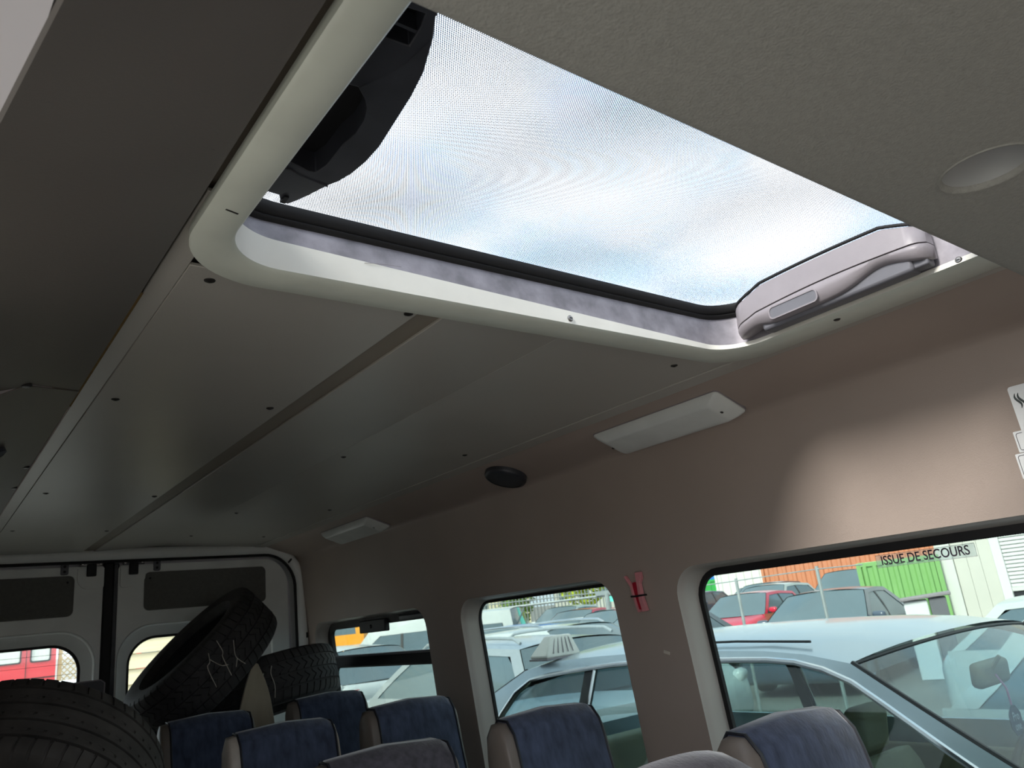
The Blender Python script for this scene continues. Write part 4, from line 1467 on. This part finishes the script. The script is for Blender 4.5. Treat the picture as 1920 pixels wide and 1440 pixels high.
car('hatchback', 'blue hatchback with pale windows seen past the taxi sign', 9.3, 12.6, 1.9, 4.0, 1.72, 1.42, p_blue, 'hatch', 1)
car('saloon_car', 'silver saloon left of the blue hatchback', 12.9, 20.6, 1.9, 4.4, 1.78, 1.43, p_silver2, 'sedan', 1)
car('hatchback', 'red hatchback far behind the blue one', 17.4, 19.4, 1.9, 4.1, 1.75, 1.46, p_red, 'hatch', 1)
car('hatchback', 'white hatchback below the yellow-green tree', 19.6, 22.6, 1.9, 4.1, 1.75, 1.58, p_white, 'hatch', 1)
car('saloon_car', 'dark grey saloon at the right edge of the middle window', 13.5, 13.75, 1.75, 4.4, 1.8, 1.46, p_grey, 'sedan', 1)
car('hatchback', 'white hatchback at the right edge of the front window, below the shutter', 9.6, 2.2, PI - .1, 4.1, 1.75, 1.42, p_white, 'hatch', 1, dz=-.10)
car('estate_car', 'white estate with black roof rail right behind the saloon', 5.7, .2, PI, 4.5, 1.8, 1.40, p_white, 'wagon', 1, rails='black')


# --- containers
def corrugated(m, a, b, z0, z1, nrib, depth):
    """trapezoid sheet from plan point a to b"""
    a, b = Vector(a), Vector(b)
    d = (b - a)
    nrm = Vector((d.y, -d.x)).normalized()
    rows = []
    for k in range(nrib):
        for fr, o in ((.0, 0), (.42, 0), (.56, 1), (.86, 1), (1.0, 0)):
            p = a + d * ((k + fr) / nrib) - nrm * depth * o
            rows.append((p.x, p.y))
    m.bridge([(x_, y_, z0) for x_, y_ in rows], [(x_, y_, z1) for x_, y_ in rows], closed=False)
    return m


def container(name, label, a, b, depth, z0, z1, P, nrib, rib=.05, group='shipping containers'):
    """a, b: front edge in plan (seen from the van a is left), body extends away"""
    a, b = Vector(a), Vector(b)
    d = (b - a).normalized()
    n = Vector((-d.y, d.x))
    if n.dot((a + b) / 2) < 0:
        n = -n
    t = thing(name, label, 'container', ((a + b).x / 2, (a + b).y / 2, z0), group=group)
    a2, b2 = a + n * depth, b + n * depth
    i = .07
    MB_ = MB()
    corrugated(MB_, b - d * i - n * -.05, a + d * i + n * .05, z0 + .1, z1 - .1, nrib, -rib if False else rib)
    MB_.build('front_sheet', P, t, smooth=20)
    for (p, q) in ((a, a2), (b2, b)):
        m = MB()
        m.add([(p.x, p.y, z0), (q.x, q.y, z0), (q.x, q.y, z1), (p.x, p.y, z1)], [(0, 1, 2, 3)])
        m.build('end_sheet', P, t)
    MB().add([(a.x, a.y, z1 - .02), (b.x, b.y, z1 - .02), (b2.x, b2.y, z1 - .02), (a2.x, a2.y, z1 - .02)], [(0, 1, 2, 3)]).build('roof_sheet', P, t)
    MB().add([(a2.x, a2.y, z0), (b2.x, b2.y, z0), (b2.x, b2.y, z1), (a2.x, a2.y, z1)], [(0, 1, 2, 3)]).build('back_sheet', P, t)
    ax = ((d.x, d.y, 0), (n.x, n.y, 0), (0, 0, 1))
    L_ = (b - a).length
    c0 = (a + b) / 2
    for zc in (z0 + .05, z1 - .05):
        MB().obox((c0.x + n.x * .05, c0.y + n.y * .05, zc), ax, (L_ / 2, .05, .06)).build('edge_rail', P, t, bevel=.01)
    for q in (a, b):
        MB().obox((q.x + n.x * .05, q.y + n.y * .05, (z0 + z1) / 2), ax, (.06, .05, (z1 - z0) / 2)).build('corner_post', P, t, bevel=.01)
    return t


c_green = paint('container_green', 130, 178, 108)
c_green2 = paint('skip_green', 60, 178, 84)
c_orange = paint('container_orange', 206, 132, 96)
c_orange2 = paint('container_salmon', 214, 132, 108)
c_white = paint('container_white', 232, 234, 228)
container('green_container', 'light green corrugated container in front of the white building', (20.9, 11.55), (21.85, 9.85), 2.2, gz(21, 10), .40, c_green, 7, .06)
container('orange_container', 'orange corrugated container, lower of the stack behind the cars', (30.8, 21.6), (34.2, 13.6), 2.6, gz(34, 18), gz(34, 18) + 2.55, c_orange, 22, .06)
container('orange_container', 'orange corrugated container stacked on top of the lower one', (31.9, 19.5), (34.4, 13.2), 2.6, gz(34, 18) + 2.57, gz(34, 18) + 5.1, c_orange, 20, .06)
container('white_container', 'white container standing far back left of the orange stack', (32.9, 25.9), (34.6, 23.2), 3.0, gz(34, 24), 2.6, c_white, 8, .04)
container('green_skip', 'dark green waste container at the far left behind the fence', (35.2, 31.0), (37.2, 28.7), 2.5, gz(37, 29), .85, c_green2, 6, .05)
container('blue_container', 'blue container behind the dark green one', (39.0, 33.6), (41.2, 30.9), 2.5, gz(40, 32), 1.95, p_blue, 6, .05)

# --- white building with roller shutter
bl = thing('white_building', 'white panelled building with a roller shutter at the right', 'building', (22.2, 6.5, gz(22, 7)))
m_bw = M('building_white', S(206, 207, 202), .6, var=.04, scale=1)
m_bw2 = M('building_panel', S(200, 198, 189), .6, var=.04, scale=1)
m_bframe = M('building_frame_white', S(214, 215, 214), .5, var=.02)
bA, bB = Vector((22.02, 9.93)), Vector((22.95, 4.0))
bd_ = (bB - bA).normalized()
bn = Vector((bd_.y, -bd_.x))
if bn.dot(bA) < 0:
    bn = -bn
ax = ((bd_.x, bd_.y, 0), (bn.x, bn.y, 0), (0, 0, 1))
z0b, z1b = gz(22, 7), 3.2


def bslab(name, u0, u1, za, zb_, o, th, mat, parent=bl, bevel=0.):
    c_ = bA + bd_ * ((u0 + u1) / 2) + bn * (o + th / 2)
    return MB().obox((c_.x, c_.y, (za + zb_) / 2), ax, ((u1 - u0) / 2, th / 2, (zb_ - za) / 2)).build(name, mat, parent, bevel=bevel)


bslab('wall', -.02, 5.8, z0b, z1b, .12, 5.0, m_bw2)
bslab('corner_panel', .0, .38, z0b, z1b, .02, .12, m_bw)
for k in range(3):
    bslab('wall_panel', .40 + k * .31, .40 + (k + 1) * .31 - .007, z0b, z1b, .06, .08, m_bw2)
bslab('shutter_frame', 1.33, 1.55, z0b, z1b, .0, .14, m_bframe, bevel=.01)
shz = -.62
for k in range(34):
    zz = shz + k * .095
    bslab('slat', 1.55, 4.6, zz, zz + .078, .06, .05, m_bframe, bevel=.012)
bslab('shutter_rail', 1.55, 4.6, shz - .10, shz, .04, .08, m_bw)
bslab('doorway', 1.55, 4.6, z0b, shz - .10, .09, .04, m_dark)

# --- grey-lidded bin in front of the green container
bn_ = thing('waste_bin', 'white box bin with grey slanted lid in front of the green container', 'bin', (12.75, 6.15, gz(12.7, 6.1)))
ang = math.atan2(-.45, .22)
e_ = (math.cos(ang), math.sin(ang), 0)
f_ = (-math.sin(ang), math.cos(ang), 0)
zc0 = gz(12.7, 6.1)
MB().obox((12.70, 6.22, (zc0 - .42) / 2), (e_, f_, (0, 0, 1)), (.17, .20, (-.42 - zc0) / 2)).build('box', m_white, bn_, bevel=.02)
MB().obox((12.82, 5.93, (zc0 - .40) / 2), (e_, f_, (0, 0, 1)), (.12, .20, (-.40 - zc0) / 2)).build('side_panel', m_greypl_d, bn_, bevel=.01)
MB().obox((12.76, 6.08, -.375), ((e_[0], e_[1], .06), f_, (0, 0, 1)), (.36, .27, .025)).build('lid', m_greypl, bn_, bevel=.012)

# --- chain fence and guard rails
m_galv = M('galvanised_steel', S(178, 184, 184), .4, metal=.6, var=.12, scale=8)


def fence(label, pts, ztop, rp=.045, rails=(0.,), rr_=.012, nposts=99):
    t = thing('fence', label, 'fence', (pts[0][0], pts[0][1], gz(*pts[0])))
    for k, (x_, y_) in enumerate(pts[:nposts]):
        MB().tube([(x_, y_, gz(x_, y_)), (x_, y_, ztop[k] + .03)], rp, 10).build('post', m_galv, t)
    for r_ in rails:
        for k in range(len(pts) - 1):
            MB().tube([(pts[k][0], pts[k][1], ztop[k] - r_), (pts[k + 1][0], pts[k + 1][1], ztop[k + 1] - r_)], rr_, 6).build('rail', m_galv, t)
    return t


fence('thin wire fence with round posts in front of the red and dark cars', [(9.0, 8.6), (8.0, 6.0), (7.65, 4.69), (7.5, 4.1)], [.13, .135, .145, .13], .019, (0.,), .007, nposts=3)
f2 = fence('galvanised guard fence with stout posts behind the white minibus', [(7.2, 22.4), (12.9, 18.7), (15.4, 15.9), (16.6, 15.2)], [.26, .30, .34, .35], .07, (.03, .55), .035)
MB().obox((15.4, 15.9, .38), ((.75, -.65, 0), (.65, .75, 0), (0, 0, 1)), (.30, .04, .06)).build('cross_bracket', m_galv, f2)

# --- far buildings, trees, tent beyond the middle window
def far_block(label, a, b, depth, ztop, mat, wins):
    a, b = Vector(a), Vector(b)
    d = (b - a).normalized()
    n = Vector((-d.y, d.x))
    if n.dot(a) < 0:
        n = -n
    c_ = (a + b) / 2 + n * depth / 2
    L_ = (b - a).length
    t = thing('far_building', label, 'building', (c_.x, c_.y, gz(*a)), group='far buildings')
    ax_ = ((d.x, d.y, 0), (n.x, n.y, 0), (0, 0, 1))
    z0_ = gz(*a)
    MB().obox((c_.x, c_.y, (z0_ + ztop) / 2), ax_, (L_ / 2, depth / 2, (ztop - z0_) / 2)).build('walls', mat, t)
    MB().obox((c_.x, c_.y, ztop + .1), ax_, (L_ / 2 + .2, depth / 2 + .2, .1)).build('roof_edge', m_greypl, t)
    for (u, zz, w_, h_) in wins:
        q = a + d * (u * L_) - n * .03
        MB().obox((q.x, q.y, zz), ax_, (w_, .05, h_)).build('window', m_cglass, t)
    return t


m_creamb = M('render_cream', S(232, 222, 188), .8, var=.06, scale=.4)
m_greyb = M('render_grey', S(196, 194, 184), .8, var=.06, scale=.4)
far_block('cream building far behind the middle window', (24.5, 52.0), (37.5, 47.0), 8, 5.5, m_creamb, [(.2, 1.2, .8, .6), (.45, 1.2, .8, .6), (.7, 1.2, .8, .6), (.9, 1.2, .8, .6)])
far_block('grey building with window rows far behind the yellow-green tree', (39.5, 46.5), (48, 38.0), 8, 6.5, m_greyb, [(.06 + .13 * k, 1.6, .35, .8) for k in range(7)])

m_leaf = M('leaf_yellow_green', S(176, 190, 44), .7, var=.3, scale=2)
m_leaf2 = M('leaf_green', S(120, 150, 60), .7, var=.3, scale=2)
m_bark = M('bark', S(96, 84, 70), .9, var=.2, scale=6)


def tree(label, x, y, h, r, mat, n=700):
    t = thing('tree', label, 'tree', (x, y, gz(x, y)), group='trees behind the car park')
    z0_ = gz(x, y)
    MB().tube([(x, y, z0_), (x + .1, y, z0_ + h * .4), (x, y + .1, z0_ + h * .75)], [.16, .12, .05], 8).build('trunk', m_bark, t)
    m = MB()
    for k in range(n):
        while True:
            q = Vector((random.uniform(-1, 1), random.uniform(-1, 1), random.uniform(-1, 1)))
            if .25 < q.length < 1:
                break
        c_ = Vector((x, y, z0_ + h * .62)) + Vector((q.x * r, q.y * r, q.z * h * .42))
        a_, u_, w_ = basis((random.gauss(0, 1), random.gauss(0, 1), random.gauss(0, 1)))
        s_ = random.uniform(.14, .26)
        m.add([c_ - u_ * s_, c_ + w_ * s_ * .5 + a_ * .03, c_ + u_ * s_, c_ - w_ * s_ * .5 + a_ * .03], [(0, 1, 2, 3)])
    cr_ = m.build('crown', mat, t, smooth=0)
    cr_['kind'] = 'stuff'
    return t


tree('large yellow-green tree at the right of the middle window', 31.0, 34.0, 6.0, 1.6, m_leaf, 1300)
tree('round yellow-green bush at the left of the far fence', 25.2, 39.0, 2.9, 1.3, m_leaf2, 500)
tree('bushy green tree in front of the cream building', 28.6, 37.2, 3.2, 1.1, m_leaf2, 500)
tree('yellow-green tree beside the turquoise tent', 31.6, 30.2, 5.4, 1.6, m_leaf, 900)
tn = thing('market_tent', 'turquoise pointed tent beyond the fence, right of the tree', 'tent', (22.3, 21.3, gz(22, 21)))
m_tent = M('tent_turquoise', S(110, 226, 208), .7, var=.05)
zt0 = gz(22, 21)
tc_ = Vector((22.6, 20.9))
rings = []
for (hw_, z_) in ((1.25, .42), (1.28, .38), (1.25, .42), (.7, .85), (.28, 1.35), (.02, 1.75)):
    rings.append([(tc_.x + sx * hw_, tc_.y + sy * hw_, z_) for sx, sy in ((-1, -1), (1, -1), (1, 1), (-1, 1))])
MB().loft(rings[2:], True, (False, True)).build('canopy', m_tent, tn)
MB().loft([[(tc_.x + sx * 1.25, tc_.y + sy * 1.25, z_) for sx, sy in ((-1, -1), (1, -1), (1, 1), (-1, 1))] for z_ in (.18, .42)], True, (False, False)).build('valance', m_tent, tn)
for sx, sy in ((-1, -1), (1, -1), (1, 1), (-1, 1)):
    MB().tube([(tc_.x + sx * 1.22, tc_.y + sy * 1.22, zt0), (tc_.x + sx * 1.22, tc_.y + sy * 1.22, .42)], .04, 8).build('leg', m_galv, tn)

# palisade in front of the far buildings (thin uprights)
pf = thing('palisade', 'pale palisade fence in front of the far buildings', 'fence', (24, 33.0, gz(24, 33)))
pA, pB = Vector((18.0, 37.0)), Vector((30.5, 27.5))
for k in range(2):
    MB().tube([(pA.x, pA.y, .75 - 1.1 * k), (pB.x, pB.y, .75 - 1.1 * k)], .03, 6).build('rail', m_galv, pf)
src = None
for k in range(90):
    q = pA.lerp(pB, k / 89.)
    if src is None:
        src = MB().box((-.03, -.012, 0), (.03, .012, 2.2)).build('upright', m_galv, pf, rel=False)
        src.location = (q.x - ORG[pf][0], q.y - ORG[pf][1], gz(q.x, q.y) - ORG[pf][2])
    else:
        shared('upright', src, pf, (q.x - ORG[pf][0], q.y - ORG[pf][1], gz(q.x, q.y) - ORG[pf][2]))

# --- behind the rear doors: red camper, lattice, plank wall
rvn = thing('red_camper', 'red camper van with curtained windows behind the left rear door', 'van', (2.0, 28.0, gz(2, 28)))
zg = gz(2, 28)
MB().loft([[(x_, y_, z_) for y_, z_ in rr(28.0, zg + .75, 30.0, 1.25, (.02, .02, .2, .2), 5)] for x_ in (-.6, 3.88)]).build('body', p_redvan, rvn, smooth=40)
MB().box((-.6, 28.0, zg + .35), (3.88, 30.0, zg + .75)).build('lower_body', p_white, rvn, bevel=.03)
MB().box((-.6, 27.985, -.20), (3.88, 28.02, -.17)).build('trim_line', m_trimblk, rvn)
MB().box((3.10, 27.985, zg + .8), (3.115, 28.02, 1.0)).build('door_joint', m_trimblk, rvn)
m_curt = M('curtain_grey', S(196, 204, 196), .8, var=.12, scale=10, stretch=(6, 1, .2))
for (x0_, x1_) in ((-.3, .9), (1.3, 2.98), (3.20, 3.74)):
    w_ = MB().plate(rr(x0_, .26, x1_, .98, .06, 4), [rr(x0_ + .04, .30, x1_ - .04, .94, .05, 4)], lambda x, z: (x, 27.97, z), lambda x, z: (x, 28.01, z)).build('window', m_trimblk, rvn)
    MB().plate(rr(x0_ + .04, .30, x1_ - .04, .94, .05, 4), [], lambda x, z: (x, 27.992, z)).build('pane', m_curt, w_)
for x_ in (.3, 3.2):
    MB().lathe([(.16, -.1), (.33, -.1), (.36, -.05), (.36, .05), (.33, .1), (.16, .1)], 20, 'y', (x_, 28.1, zg + .36)).build('wheel', m_tyre, rvn)

lat = thing('lattice_fence', 'wooden lattice panel beside the red camper', 'fence', (4.5, 28.3, gz(4, 28)))
m_lat = M('lattice_wood', S(196, 178, 132), .8, var=.15, scale=8)
for xx in (3.98, 4.75):
    MB().box((xx, 28.25, gz(4, 28)), (xx + .10, 28.35, 1.4)).build('post', m_lat, lat)
for k in range(14):
    for s in (-1, 1):
        zc_ = -.9 + k * .17
        MB().obox((4.41, 28.29 + .012 * s, zc_), ((.7, 0, .7 * s), (0, 1, 0), (-.7 * s, 0, .7)), (.48, .006, .014)).build('slat', m_lat, lat)
wc = car('hatchback', 'white hatchback low behind the left rear door window', 2.3, 18.0, PI * .5, 4.1, 1.75, 1.42, p_white, 'hatch', 1, dz=-.12)
cr2 = car('hatchback', 'red hatchback beyond the wooden lattice panel', 7.4, 33.0, PI * .5, 4.1, 1.75, 1.7, p_red, 'hatch', 1)

pk = thing('plank_wall', 'beige wooden plank wall behind the right rear door', 'wall', (3.4, 10.0, gz(3, 10)))
m_plank = M('plank_beige', S(214, 202, 168), .75, var=.10, scale=3, stretch=(.6, 4, 8))
zg = gz(3, 10)
for k in range(11):
    z_ = -.75 + k * .165
    MB().loft([[(x_, 10.0 + e, zz) for e, zz in ((.0, z_), (.03, z_), (.03, z_ + .16), (.022, z_ + .16))] for x_ in (2.02, 4.6)]).build('plank', m_plank, pk, bevel=.003)
for xx in (2.1, 3.3, 4.5):
    MB().box((xx, 10.035, zg), (xx + .09, 10.12, 1.1)).build('post', m_plank, pk)
MB().box((2.02, 10.0, zg), (4.6, 10.04, -.76)).build('plinth_board', m_plank, pk)
